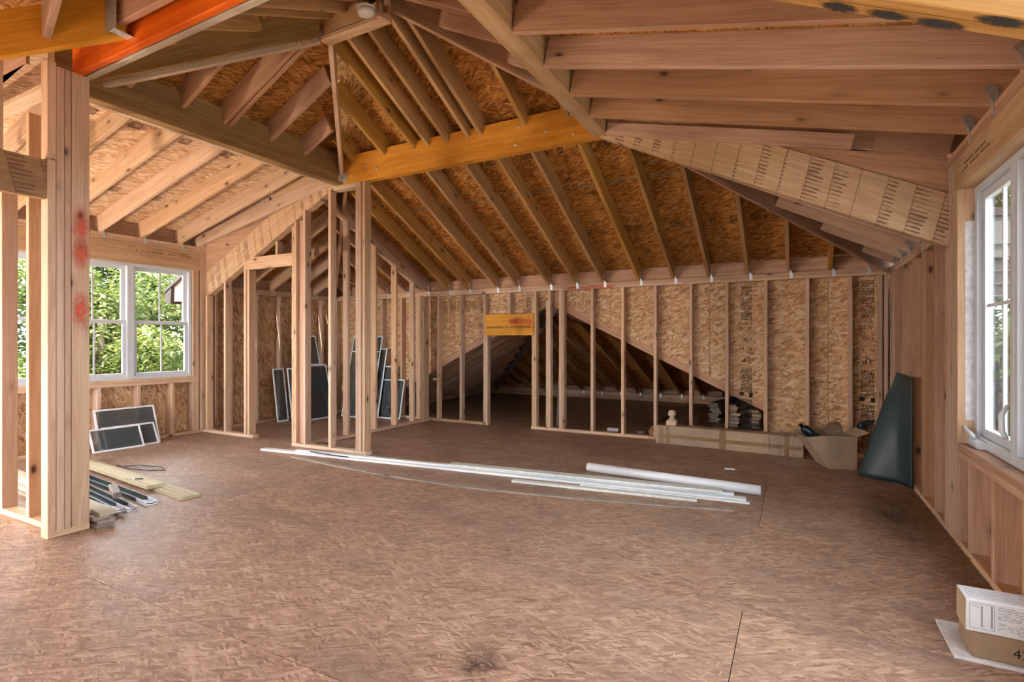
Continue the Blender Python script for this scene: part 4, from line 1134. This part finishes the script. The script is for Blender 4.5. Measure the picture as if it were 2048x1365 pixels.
vs, fs = tube_data([(-0.50, 5.412, 0.009), (-0.47, 5.416, 0.009)], [0.006, 0.003], 8); mesh_from('nozzle', vs, fs, 'print_grey', tb)

# long taped carton
ang = math.atan2(6.309 - 6.436, 0.083 + 1.47)
lb = root('long_carton', 'long flat cardboard carton with brown tape and stretch wrap along the knee wall', 'box', (-1.47, 6.436, 0.0), rz=ang)
LW, LD, LH = 1.55, 0.19, 0.215
def lbox(name, x0, x1, y0, y1, z0, z1, mat, parent, ch=0.004):
    M0 = world_of(lb)
    me = box_mesh(x1 - x0, y1 - y0, z1 - z0, ch)
    return add(name, me, M0 @ Matrix.Translation(((x0 + x1) / 2, (y0 + y1) / 2, (z0 + z1) / 2)), mat, parent)
lbox('body', 0, LW, 0, LD, 0, LH, 'cardboard', lb, 0.006)
lbox('tape', 0.02, LW - 0.01, -0.0015, 0.0, 0.075, 0.115, 'parcel_tape', lb, 0)
for a, b in ((0.03, 0.09), (0.12, 0.165), (0.72, 0.79), (1.37, 1.42)): lbox('tape', a, b, -0.0028, LD + 0.002, -0.0 if False else 0.001, LH + 0.0018, 'parcel_tape', lb, 0)
lbox('stretch_wrap', 1.18, LW + 0.005, -0.005, LD + 0.004, 0.002, LH + 0.004, 'stretch_wrap', lb, 0.01)
lbox('stretch_wrap', -0.006, 0.10, -0.005, LD + 0.004, 0.002, LH + 0.004, 'stretch_wrap', lb, 0.01)

# turned finial on the carton
fn = root('newel_finial', 'turned pine ball finial standing on the long carton', 'finial', (-1.30, 6.52, LH))
vs, fs = lathe_data([(0.0005, .178), (0.018, .176), (0.034, .165), (0.043, .145), (0.045, .13), (0.042, .112), (0.033, .097), (0.026, .09), (0.024, .084), (0.034, .078), (0.040, .07), (0.046, .06), (0.050, .052)][::-1], 24)
mesh_from('ball', vs, fs, 'pale_pine', fn, Matrix.Translation((-1.30, 6.52, LH + 0.004)), smooth=True)
add('block', box_mesh(0.056, 0.115, 0.115, 0.008), Matrix.Translation((-1.30, 6.52, LH + 0.03)) @ Matrix.Rotation(R(90), 4, 'Y'), 'pale_pine', fn)

# crumpled kraft paper beside the carton
def lump(name, loc, r, mat, label, cat, seed):
    rg = random.Random(seed)
    bm = bmesh.new(); bmesh.ops.create_icosphere(bm, subdivisions=3, radius=r)
    for v in bm.verts: v.co *= rg.uniform(0.72, 1.1)
    mz = min(v.co.z for v in bm.verts)
    for v in bm.verts: v.co.z -= mz
    me = bpy.data.meshes.new(name); bm.to_mesh(me); bm.free()
    return tag(add(name, me, Matrix.Translation(loc), mat, None), label, cat)
lump('crumpled_paper', (-1.56, 6.78, 0.0), 0.075, 'kraft_crumple', 'crumpled brown paper ball behind the studs by the long carton', 'paper', 5)

# open carton with bottles
oc = root('open_carton', 'open cardboard box with splayed flaps beside the dark leaning sheet', 'box', (0.42, 6.1, 0))
f0, f1 = Vector((0.285, 5.90, 0)), Vector((0.515, 5.975, 0))
dx = (f1 - f0); bk = Vector((-dx.y, dx.x, 0)).normalized() * 0.30
TH_ = 0.006
def quad_slab(name, pts, th, mat, parent):
    pts = [Vector(p) for p in pts]; n_ = (pts[1] - pts[0]).cross(pts[2] - pts[0]).normalized() * th
    k = len(pts)
    vs = [tuple(p) for p in pts] + [tuple(p + n_) for p in pts]
    fs = [tuple(range(k))[::-1], tuple(range(k, 2 * k))] + [(i, (i + 1) % k, k + (i + 1) % k, k + i) for i in range(k)]
    return mesh_from(name, vs, fs, mat, parent)
hgt = Vector((0, 0, 0.31))
lt = Vector((-0.19, -0.02, 0.29))
quad_slab('front_panel', [f0, f1, f1 + hgt, f0 + Vector((-0.02, 0, 0.315))], TH_, 'cardboard', oc)
quad_slab('side_panel', [f0 + bk * .98, f0 + Vector((-.0, .002, 0)), f0 + Vector((-.02, 0, .315)), f0 + lt, f0 + bk + lt * .98], TH_, 'cardboard', oc)
quad_slab('side_panel', [f1, f1 + bk, f1 + bk + hgt, f1 + hgt], TH_, 'cardboard_dark', oc)
quad_slab('back_panel', [f1 + bk, f0 + bk, f0 + bk + lt * 1.1, f1 + bk + hgt * 1.12], TH_, 'cardboard_dark', oc)
quad_slab('bottom_panel', [f0, f0 + bk, f1 + bk, f1], TH_, 'cardboard_dark', oc)
quad_slab('flap', [f1 + hgt, f1 + bk + hgt, f1 + bk + hgt + Vector((.10, -.03, .06)), f1 + hgt + Vector((.10, .0, .05))], 0.005, 'cardboard', oc)
quad_slab('flap', [f1 + bk + hgt * 1.1, f0 + bk + Vector((.06, 0, .33)), f0 + bk + Vector((.12, .06, .40)), f1 + bk + Vector((-.02, .07, .40))], 0.005, 'cardboard_dark', oc)
M0 = basis(tuple(f0 + Vector((0.03, -0.0015, 0.0))), tuple(dx.normalized()), (0, 0, 1))
quad_slab('tape', [f0 + dx * .12 + Vector((0, -.001, .31)), f0 + dx * .12 + Vector((0, -.001, .24)), f0 + dx * .62 + Vector((0, -.001, .235)), f0 + dx * .62 + Vector((0, -.001, .305))][::-1], 0.002, 'parcel_tape', oc)
quad_slab('tape', [f0 + dx * .42 + Vector((0, -.001, .02)), f0 + dx * .72 + Vector((0, -.001, .02)), f0 + dx * .66 + Vector((0, -.001, .09)), f0 + dx * .46 + Vector((0, -.001, .10))], 0.002, 'housewrap', oc)
def bottle(label, base, axis, L, r, mat='dark_bottle'):
    base = Vector(base); ax = Vector(axis).normalized()
    r_ = root('bottle', label, 'bottle', tuple(base))
    vs, fs = tube_data([base, base + ax * .01, base + ax * (L * .7), base + ax * (L * .82)], [r * .9, r, r, r * .5], 16); mesh_from('bottle_body', vs, fs, mat, r_, smooth=True)
    vs, fs = tube_data([base + ax * (L * .82), base + ax * L], [r * .42, r * .42], 12); mesh_from('cap', vs, fs, 'black_plastic', r_)
bottle('dark round bottle poking out over the low flap of the open box', (0.20, 6.12, 0.24), (-0.7, -0.15, 0.62), 0.22, 0.045)
bottle('dark bottle lying over the flap of the open box by the leaning sheet', (0.545, 6.10, 0.395), (0.6, 0.5, 0.22), 0.18, 0.032)

# dark leaning sheet
def leaning_sheet():
    nb = 16; rows = 22
    # base arc and top arc (plan points), blended up the height
    base = [(0.50, 5.76), (0.56, 5.70), (0.63, 5.655), (0.70, 5.625), (0.765, 5.60), (0.81, 5.55), (0.835, 5.46), (0.845, 5.38)]
    topa = [(0.775, 5.72), (0.785, 5.68), (0.795, 5.64), (0.805, 5.60), (0.815, 5.56), (0.825, 5.50), (0.835, 5.44), (0.845, 5.38)]
    def samp(a, t):
        f = t * (len(a) - 1); i = min(int(f), len(a) - 2); k = f - i
        return Vector((a[i][0] + (a[i + 1][0] - a[i][0]) * k, a[i][1] + (a[i + 1][1] - a[i][1]) * k))
    vs, fs = [], []
    for side in (0, 1):
        for j in range(rows + 1):
            v = j / rows
            for i in range(nb + 1):
                t = i / nb
                p = samp(base, t) * (1 - v) + samp(topa, t) * v
                cr = 0.10 * max(0, (0.12 - t) / 0.12) ** 2 * max(0, (v - .8) / .2)       # rounded top corner
                z = v * (0.95 - 0.03 * t) - cr
                off = Vector((0.010, 0.012)) * side
                vs.append((p.x + off.x, p.y + off.y, z))
    m = nb + 1; S_ = (rows + 1) * m
    for j in range(rows):
        for i in range(nb):
            a = j * m + i
            fs.append((a, a + 1, a + m + 1, a + m)); fs.append((S_ + a, S_ + a + m, S_ + a + m + 1, S_ + a + 1))
    for j in range(rows):
        a = j * m; fs.append((a, a + m, S_ + a + m, S_ + a)); a = j * m + nb; fs.append((a, S_ + a, S_ + a + m, a + m))
    for i in range(nb):
        fs.append((i, S_ + i, S_ + i + 1, i + 1)); a = rows * m + i; fs.append((a, a + 1, S_ + a + 1, S_ + a))
    return vs, fs
vs, fs = leaning_sheet()
tag(mesh_from('plastic_sheet', vs, fs, 'teal_sheet', smooth=True), 'dark teal plastic sheet curled and leaning in the wall corner', 'plastic sheet')

# printed carton, flat carton and whitish panel by the wall under the casement
flatp = abox('floor_panel', 0.54, 0.852, 2.60, 2.91, 0.0, 0.012, 'housewrap', None); tag(flatp, 'thin whitish panel lying on the floor under the stacked cartons', 'panel')
fc = root('flat_carton', 'flat brown carton between the whitish panel and the printed carton', 'box', (0.73, 2.7, 0.012))
abox('body', 0.600, 0.852, 2.622, 2.82, 0.0125, 0.1125, 'cardboard_dark', fc, ch=0.004)
ink_print('printed_number', [('t', '422', 0.07, 0.0, 0.05)], basis((0.645, 2.6212, 0.04), (1, 0, 0), (0, 0, 1)), 'ink', fc)
pc = root('printed_carton', 'white printed carton on top of the flat brown carton by the wall', 'box', (0.72, 2.68, 0.113))
abox('body', 0.578, 0.852, 2.615, 2.748, 0.113, 0.235, 'paper_white', pc, ch=0.003)
abox('end_panel', 0.5772, 0.5782, 2.617, 2.746, 0.115, 0.233, 'cardboard', pc, ch=0)
it = frame_items(0.006, 0.012, 0.080, 0.108, 0.0015) + [('r', 0.040, 0.02, 0.045, 0.10), ('r', 0.069, 0.02, 0.074, 0.105)]
it += dash_lines(0.012, 0.036, 0.085, 0.105, 0.006, 0.002, rng) + dash_lines(0.09, 0.26, 0.06, 0.105, 0.0055, 0.002, rng) + dash_lines(0.09, 0.26, 0.012, 0.05, 0.0055, 0.002, rng)
ink_print('printed_label', it, basis((0.582, 2.6142, 0.115), (1, 0, 0), (0, 0, 1)), 'print_grey', pc)
it = []
for k in range(4):
    x0 = 0.012 + k * 0.065
    it += frame_items(x0, 0.03, x0 + 0.055, 0.11, 0.0015) + dash_lines(x0 + .006, x0 + .05, 0.04, 0.10, 0.013, 0.0025, rng, .6)
ink_print('printed_label', it, basis((0.582, 2.617, 0.2356), (1, 0, 0), (0, 1, 0)), 'print_grey', pc)

# ================================================================== PILE BEHIND THE POST
GP = 'boards and rails piled behind the post'
def grooved_plank(label, p, q, w, d, z0, mat, group):
    p = Vector((p[0], p[1], z0)); q = Vector((q[0], q[1], z0))
    x = (q - p); L = x.length; x.normalize(); y = Vector((-x.y, x.x, 0))
    g = 0.006; prof = [(-w / 2, 0), (w / 2, 0), (w / 2, d)]
    for c_ in (w / 6, -w / 6): prof += [(c_ + g, d), (c_ + g * .4, d - g), (c_ - g * .4, d - g), (c_ - g, d)]
    prof += [(-w / 2, d)]
    n_ = len(prof)
    vs = [(0, a, b) for a, b in prof] + [(L, a, b) for a, b in prof]
    fs = [tuple(range(n_)), tuple(range(2 * n_ - 1, n_ - 1, -1))] + [(i, (i + 1) % n_, n_ + (i + 1) % n_, n_ + i) for i in range(n_)]
    M = Matrix(((x.x, y.x, 0, p.x), (x.y, y.y, 0, p.y), (0, 0, 1, p.z), (0, 0, 0, 1)))
    return tag(mesh_from('grooved_plank', vs, fs, mat, None, M), label, 'plank', None, group)
grooved_plank('longest pale grooved plank sticking out of the pile behind the post', (-4.13, 2.47), (-6.30, 2.70), 0.135, 0.022, 0.0, 'treated_board', GP)
grooved_plank('shorter pale grooved plank lying on the longest one behind the post', (-4.60, 2.45), (-6.30, 2.63), 0.10, 0.030, 0.0225, 'treated_board', GP)
def rail(label, p, q, w, h, z0):
    p = Vector((p[0], p[1], z0)); q = Vector((q[0], q[1], z0))
    x = (q - p); L = x.length; x.normalize(); y = Vector((-x.y, x.x, 0))
    r_ = root('metal_rail', label, 'rail', tuple(p), group='dark rails fanned out beside the post')
    M = Matrix(((x.x, y.x, 0, p.x), (x.y, y.y, 0, p.y), (0, 0, 1, p.z), (0, 0, 0, 1)))
    t_ = 0.004
    prof = [(-w / 2, 0), (w / 2, 0), (w / 2, h), (w / 2 - t_, h), (w / 2 - t_, t_), (-w / 2 + t_, t_), (-w / 2 + t_, h), (-w / 2, h)]
    def ex(x0, x1, dz=0, s=1.0):
        n_ = len(prof)
        vs = [(x0, a * s, b + dz) for a, b in prof] + [(x1, a * s, b + dz) for a, b in prof]
        fs = [tuple(range(n_)), tuple(range(2 * n_ - 1, n_ - 1, -1))] + [(i, (i + 1) % n_, n_ + (i + 1) % n_, n_ + i) for i in range(n_)]
        return vs, fs
    vs, fs = ex(0.16, L); mesh_from('channel', vs, fs, 'dark_green', r_, M)
    vs, fs = ex(0.0, 0.18, 0.0002, 1.08); mesh_from('end_sleeve', vs, fs, 'rail_white', r_, M)
    vs, fs = tube_data([(0.012, -w * .45, h * .55), (-0.02, -w * .2, h * .6), (-0.02, w * .2, h * .6), (0.012, w * .45, h * .55)], 0.003, 6); mesh_from('hook', vs, fs, 'black_plastic', r_, M)
    return r_
rail('dark rail with pale end next to the grooved planks', (-4.22, 2.235), (-6.20, 2.45), 0.07, 0.030, 0.0)
rail('dark rail with pale end, second out from the grooved planks', (-4.19, 2.085), (-6.10, 2.34), 0.065, 0.028, 0.0)
rail('dark rail with pale end resting across its neighbours', (-4.14, 1.985), (-6.00, 2.24), 0.06, 0.028, 0.0305)
rail('dark rail with pale end closest to the stacked grey boards', (-4.17, 1.93), (-5.95, 2.10), 0.05, 0.026, 0.0)
ck = board('scrap_block', (-4.42, 2.10, 0.08), (-4.70, 2.20, 0.085), 0.05, 0.04, 'grey_board', None); tag(ck, 'weathered scrap of wood lying on top of the dark rails', 'wood scrap')
for k, (a, b, z) in enumerate(((-3.975, 1.82, 0.0), (-3.985, 1.832, 0.0255), (-4.00, 1.815, 0.051), (-3.98, 1.84, 0.0765))):
    flat_board('stacked_board', ('lowest dark board of the short stack against the post', 'second dark board up in the short stack against the post',
        'third dark board up in the short stack against the post', 'top pale-faced board of the short stack against the post')[k], 'board', (a, b), (-5.9, b + 0.16), 0.10, 0.025, z, 'grey_board' if k < 3 else 'treated_board', GP)
flat_board('stacked_board', 'pale flat board lying on the stack behind the stub wall studs', 'board', (-4.6, 1.90), (-6.0, 1.99), 0.10, 0.02, 0.1025, 'pale_pine', GP)
vs, fs = tube_data([(-4.95, 2.42, 0.058), (-4.9, 2.40, 0.075), (-4.82, 2.42, 0.08), (-4.80, 2.47, 0.07), (-4.86, 2.50, 0.062), (-4.93, 2.47, 0.058)], 0.004, 6)
tag(mesh_from('wire_loop', vs, fs, 'black_plastic'), 'thin black wire loop resting on the grooved planks', 'wire')
vs, fs = tube_data([(-5.75, 2.80, 0.006), (-5.6, 2.85, 0.02), (-5.35, 2.93, 0.008), (-5.22, 2.88, 0.006), (-5.35, 2.80, 0.01), (-5.6, 2.76, 0.006), (-5.85, 2.78, 0.006)], 0.005, 6)
tag(mesh_from('cable', vs, fs, 'black_plastic'), 'loose black cable lying on the floor beyond the grooved planks', 'cable')

# ================================================================== ATTIC STORE
nb_ = 0
for c_, (x0, nrow, yy) in enumerate(((-1.07, 9, 8.55), (-0.78, 10, 8.25), (-0.50, 8, 8.20))):
    for k in range(nrow):
        jx = random.uniform(-0.03, 0.03); jy = random.uniform(-0.08, 0.05)
        w_ = 0.14 + random.uniform(-.02, .02)
        flat_board('lumber_offcut', ('weathered board end in the ragged lumber pile set back in the attic', 'weathered board end in the tallest lumber pile of the low attic', 'weathered board end in the lumber pile nearest the attic opening edge')[c_], 'board', (x0 + jx, yy + jy), (x0 + jx + 0.25, yy + 1.3), w_, 0.030, k * 0.0315, random.choice(('grey_board', 'pale_pine', 'grey_board')), ('ragged set back attic lumber pile', 'tallest attic lumber pile', 'attic lumber pile by the opening edge')[c_])
flat_board('loose_board', 'lone board lying on the attic floor behind the studs', 'board', (-1.80, 7.00), (-1.86, 9.3), 0.09, 0.03, 0.0, 'grey_board')
wbk = abox('offcut_block', -2.25, -2.10, 6.98, 7.06, 0.0, 0.04, 'white_trim', None); tag(wbk, 'small pale offcut block on the attic floor behind the studs', 'offcut')

# ================================================================== SMOKE DETECTOR ON THE RIDGE
sd = root('smoke_detector', 'round white smoke detector hanging at the ridge', 'smoke detector', (-2.70, 2.90, 3.64))
vs, fs = lathe_data([(0.0005, -0.030), (0.040, -0.028), (0.058, -0.018), (0.062, -0.006), (0.062, 0.010), (0.058, 0.014)], 28)
MS = Matrix.Translation((-2.738, 2.90, 3.60)) @ Matrix.Rotation(R(8), 4, 'X')
mesh_from('case', vs, fs, 'detector_white', sd, MS, smooth=True)
vs, fs = lathe_data([(0.052, 0.014), (0.052, 0.019)], 28); mesh_from('vent_gap', vs, fs, 'black_plastic', sd, MS)
vs, fs = lathe_data([(0.066, 0.019), (0.068, 0.030), (0.060, 0.034)], 28); mesh_from('mounting_plate', vs, fs, 'detector_white', sd, MS)
vs, fs = tube_data([(-2.738, 2.90, 3.63), (-2.72, 2.93, 3.68), (-2.69, 2.96, 3.72)], 0.012, 8); mesh_from('lead', vs, fs, 'black_plastic', sd)

# ================================================================== OUTSIDE
gr = abox('ground', -60, 60, -60, 60, -3.3, -3.0, 'lawn', None, ch=0); tag(gr, 'green lawn far below the windows', 'ground', 'structure')
def leaf_cloud(n_, blobs, size, seed):
    rg = random.Random(seed); vs, fs = [], []
    for _ in range(n_):
        bx_, by_, bz_, br = rg.choice(blobs)
        while True:
            a, b, c_ = rg.uniform(-1, 1), rg.uniform(-1, 1), rg.uniform(-1, 1)
            d2 = a * a + b * b + c_ * c_
            if 0.25 < d2 < 1: break
        P = Vector((bx_ + a * br, by_ + b * br, bz_ + c_ * br))
        x = Vector((rg.uniform(-1, 1), rg.uniform(-1, 1), rg.uniform(-.6, .6))).normalized()
        nn = Vector((rg.uniform(-.8, .8), rg.uniform(-.8, .8), 1)).normalized()
        y = nn.cross(x).normalized(); L = size * rg.uniform(.6, 1.3); k = len(vs)
        droop = Vector((0, 0, -L * .15))
        vs += [tuple(P - x * L * .5), tuple(P + y * L * .28), tuple(P + x * L * .5 + droop), tuple(P - y * L * .28)]
        fs.append((k, k + 1, k + 2, k + 3))
    return vs, fs
def tree(label, x, y, top, spread, n_, leafmat, seed, low=-2.0, lean=0.0, size=0.20):
    rg = random.Random(seed)
    r_ = root('tree', label, 'tree', (x, y, -3.0))
    vs, fs = tube_data([(x, y, -3.0), (x + lean * .4, y + .1, -0.5), (x + lean, y, top - 1.0)], [0.16, 0.12, 0.04], 8); mesh_from('trunk', vs, fs, 'bark', r_, smooth=True)
    blobs = []
    z = low
    while z < top:
        for _ in range(3):
            blobs.append((x + rg.uniform(-spread, spread) * .75, y + rg.uniform(-spread, spread) * .75, z + rg.uniform(-.3, .3), rg.uniform(.6, 1.0) * spread * .55))
        z += spread * .5
    vs, fs = leaf_cloud(n_, blobs, size, seed); mesh_from('crown', vs, fs, leafmat, r_, recalc=False)
    for _ in range(4):
        b = rg.choice(blobs); vs, fs = tube_data([(x + lean * .5, y, b[2] - .6), (b[0], b[1], b[2])], [0.05, 0.015], 6); mesh_from('branch', vs, fs, 'bark', r_)
tree('leafy green tree outside the window unit at the end from the closet', -12.0, 1.5, 2.7, 1.5, 34000, 'leaf_green', 11, size=.11)
tree('bright leafy tree outside the windows beside the built-up post', -12.0, 5.4, 2.7, 1.5, 34000, 'leaf_yellow', 12, size=.11)
tree('leafy green tree outside past the closet corner', -12.0, 9.3, 2.7, 1.5, 34000, 'leaf_green', 13, size=.11)
tree('pale tree in the second row outside the stub wall', -16.6, 3.3, 4.2, 1.9, 30000, 'leaf_yellow', 15, size=.15)
tree('tall green tree in the second row outside the windows', -16.6, 8.3, 4.2, 1.9, 30000, 'leaf_green', 16, size=.15)
tree('broad green tree in the second row past the closet side', -16.6, 13.3, 4.2, 1.9, 30000, 'leaf_green', 17, size=.15)
tree('green tree outside the casement window', 2.35, 9.0, 1.5, 0.95, 9000, 'leaf_green', 18, low=-2.2, size=.16)
tree('bright green tree outside the casement window further out', 3.9, 11.0, 1.4, 0.8, 8000, 'leaf_yellow', 19, low=-2.2, size=.16)
tree('tall tree rising behind the neighbouring porch', 4.8, 20.0, 7.5, 2.4, 8000, 'leaf_green', 20, low=1.0, size=.25)
wl_blobs = [(-25 + random.uniform(-1, 1), -6 + k * 1.1, z_, 1.5) for k in range(34) for z_ in (-2.0, 0.0, 2.0, 3.8)]
vs, fs = leaf_cloud(60000, wl_blobs, .30, 33)
tag(mesh_from('woodland', vs, fs, 'leaf_green', recalc=False), 'dense green woodland edge far behind the trees outside', 'woodland', 'stuff')
wr_blobs = [(-2 + k * 1.2, 28 + random.uniform(-1, 1), z_, 1.5) for k in range(16) for z_ in (-2.0, 0.0, 2.0, 4.0, 6.0)]
vs, fs = leaf_cloud(26000, wr_blobs, .30, 34)
tag(mesh_from('woodland', vs, fs, 'leaf_green', recalc=False), 'green woodland beyond the neighbouring porch', 'woodland', 'stuff')
# neighbouring porch roof seen through the casement
nh = root('porch', 'neighbouring porch with white fascia and grey boarded gable outside the casement', 'porch', (4, 13, -3))
abox('fascia', 1.9, 7.0, 12.45, 12.55, 2.95, 3.45, 'dimmed_white_siding', nh)
abox('fascia', 1.9, 7.0, 12.50, 12.60, 2.72, 2.94, 'dimmed_white_siding', nh)
for k in range(3): abox('siding_board', 1.9, 7.0, 12.56, 12.62, 2.05 + k * .22, 2.25 + k * .22, 'dimmed_grey_siding', nh)
for z in (2.24, 2.47, 2.02): abox('batten', 1.9, 7.0, 12.53, 12.56, z, z + .025, 'dimmed_white_siding', nh)
abox('roof', 1.7, 7.2, 12.4, 16.0, 3.45, 3.6, 'gutter_brown', nh)
for x_ in (2.95, 5.6): abox('post', x_, x_ + .18, 12.7, 12.88, -3.0, 2.05, 'bark', nh)
# own eave corner seen through the window by the closet
ev = root('trim_1', 'dark gutter corner of the eave outside the window by the closet', 'eave', (-7.4, 4.6, 1.8), 'structure')
prism('gutter', [(-7.62, 4.20, 1.86), (-7.62, 4.20, 1.79), (-7.58, 4.20, 1.73), (-7.49, 4.20, 1.73), (-7.47, 4.20, 1.95)], (0, 1, 0), 2.4, 'gutter_brown', ev)
prism('soffit', [(-7.47, 4.24, 1.95), (-7.47, 4.24, 1.76), (XO - .02, 4.24, 1.76), (XO - .02, 4.24, 2.10)], (0, 1, 0), 2.3, 'soffit_pink', ev)
prism('verge_board', [(-7.64, 4.19, 1.87), (-7.64, 4.19, 1.91), (XO - .02, 4.19, 2.16), (XO - .02, 4.19, 2.10)], (0, 1, 0), 0.05, 'gutter_brown', ev)

# ================================================================== SAWDUST AND CHIPS
rg = random.Random(21); vs, fs = [], []
def chip(x, y, z, L, w):
    a = rg.uniform(0, 6.3); c_, s_ = math.cos(a), math.sin(a); k = len(vs); t_ = rg.uniform(-.4, .4) * L
    for dx_, dy_, dz_ in ((-L, -w, 0), (L, -w, t_), (L, w, t_), (-L, w, 0)): vs.append((x + dx_ * c_ - dy_ * s_, y + dx_ * s_ + dy_ * c_, z + max(dz_, 0)))
    fs.append((k, k + 1, k + 2, k + 3))
for _ in range(1800):
    x = XR - 0.005 - abs(rg.gauss(0, .10)); y = rg.uniform(3.3, 5.3); chip(x, y, 0.003 + rg.random() * .012 * math.exp(-(XR - x) * 8), rg.uniform(.004, .014), rg.uniform(.0015, .004))
o = mesh_from('sawdust', vs, fs, 'kraft_crumple', recalc=False); tag(o, 'brown sawdust and shavings along the foot of the casement wall', 'sawdust', 'stuff')
vs, fs = [], []
for _ in range(700): chip(rg.uniform(-3.9, .7), rg.uniform(0.9, 3.6), 0.002, rg.uniform(.006, .022), rg.uniform(.001, .003))
o = mesh_from('wood_shavings', vs, fs, 'pale_pine', recalc=False); tag(o, 'pale wood slivers scattered over the open floor', 'shavings', 'stuff')

# ================================================================== ADDED LAMP (unseen fill light behind the camera, lights the roof from below)
LX, LY = -3.3, 0.15
wlp = root('added_lamp', 'added fill lamp with yellow halogen head on a low black stand', 'lamp', (LX, LY, 0))
for a in (0.6, 2.7, 4.8):
    vs, fs = tube_data([(LX, LY, 0.22), (LX + .22 * math.cos(a), LY + .22 * math.sin(a), 0.008)], 0.009, 8); mesh_from('leg', vs, fs, 'black_plastic', wlp)
aim = Vector((0.60, 0.42, 0.62)).normalized()
hc = Vector((LX, LY, 0.33))
hx = aim.cross(Vector((0, 0, 1))).normalized(); hy = hx.cross(aim)
MH = Matrix(((hx.x, hy.x, aim.x, hc.x), (hx.y, hy.y, aim.y, hc.y), (hx.z, hy.z, aim.z, hc.z), (0, 0, 0, 1)))
mesh_from('head', [(-.08, -.06, -.06), (.08, -.06, -.06), (.08, .06, -.06), (-.08, .06, -.06), (-.11, -.09, .03), (.11, -.09, .03), (.11, .09, .03), (-.11, .09, .03)], [(3, 2, 1, 0), (0, 1, 5, 4), (1, 2, 6, 5), (2, 3, 7, 6), (3, 0, 4, 7)], 'lvl_orange', wlp, MH)
vs, fs = tube_data([(LX, LY, 0.21), (LX, LY, 0.29)], 0.012, 8); mesh_from('post', vs, fs, 'black_plastic', wlp)
ll = bpy.data.lights.new('added_lamp_bulb', 'SPOT'); ll.energy = 120; ll.color = (1.0, 0.84, 0.66); ll.spot_size = R(130); ll.spot_blend = 0.5; ll.shadow_soft_size = 0.06
lo = bpy.data.objects.new('bulb', ll); COL.objects.link(lo); lo.parent = wlp
lo.matrix_parent_inverse = world_of(wlp).inverted()
lo.matrix_world = Matrix.Translation(hc + aim * 0.05) @ aim.to_track_quat('-Z', 'Y').to_matrix().to_4x4()
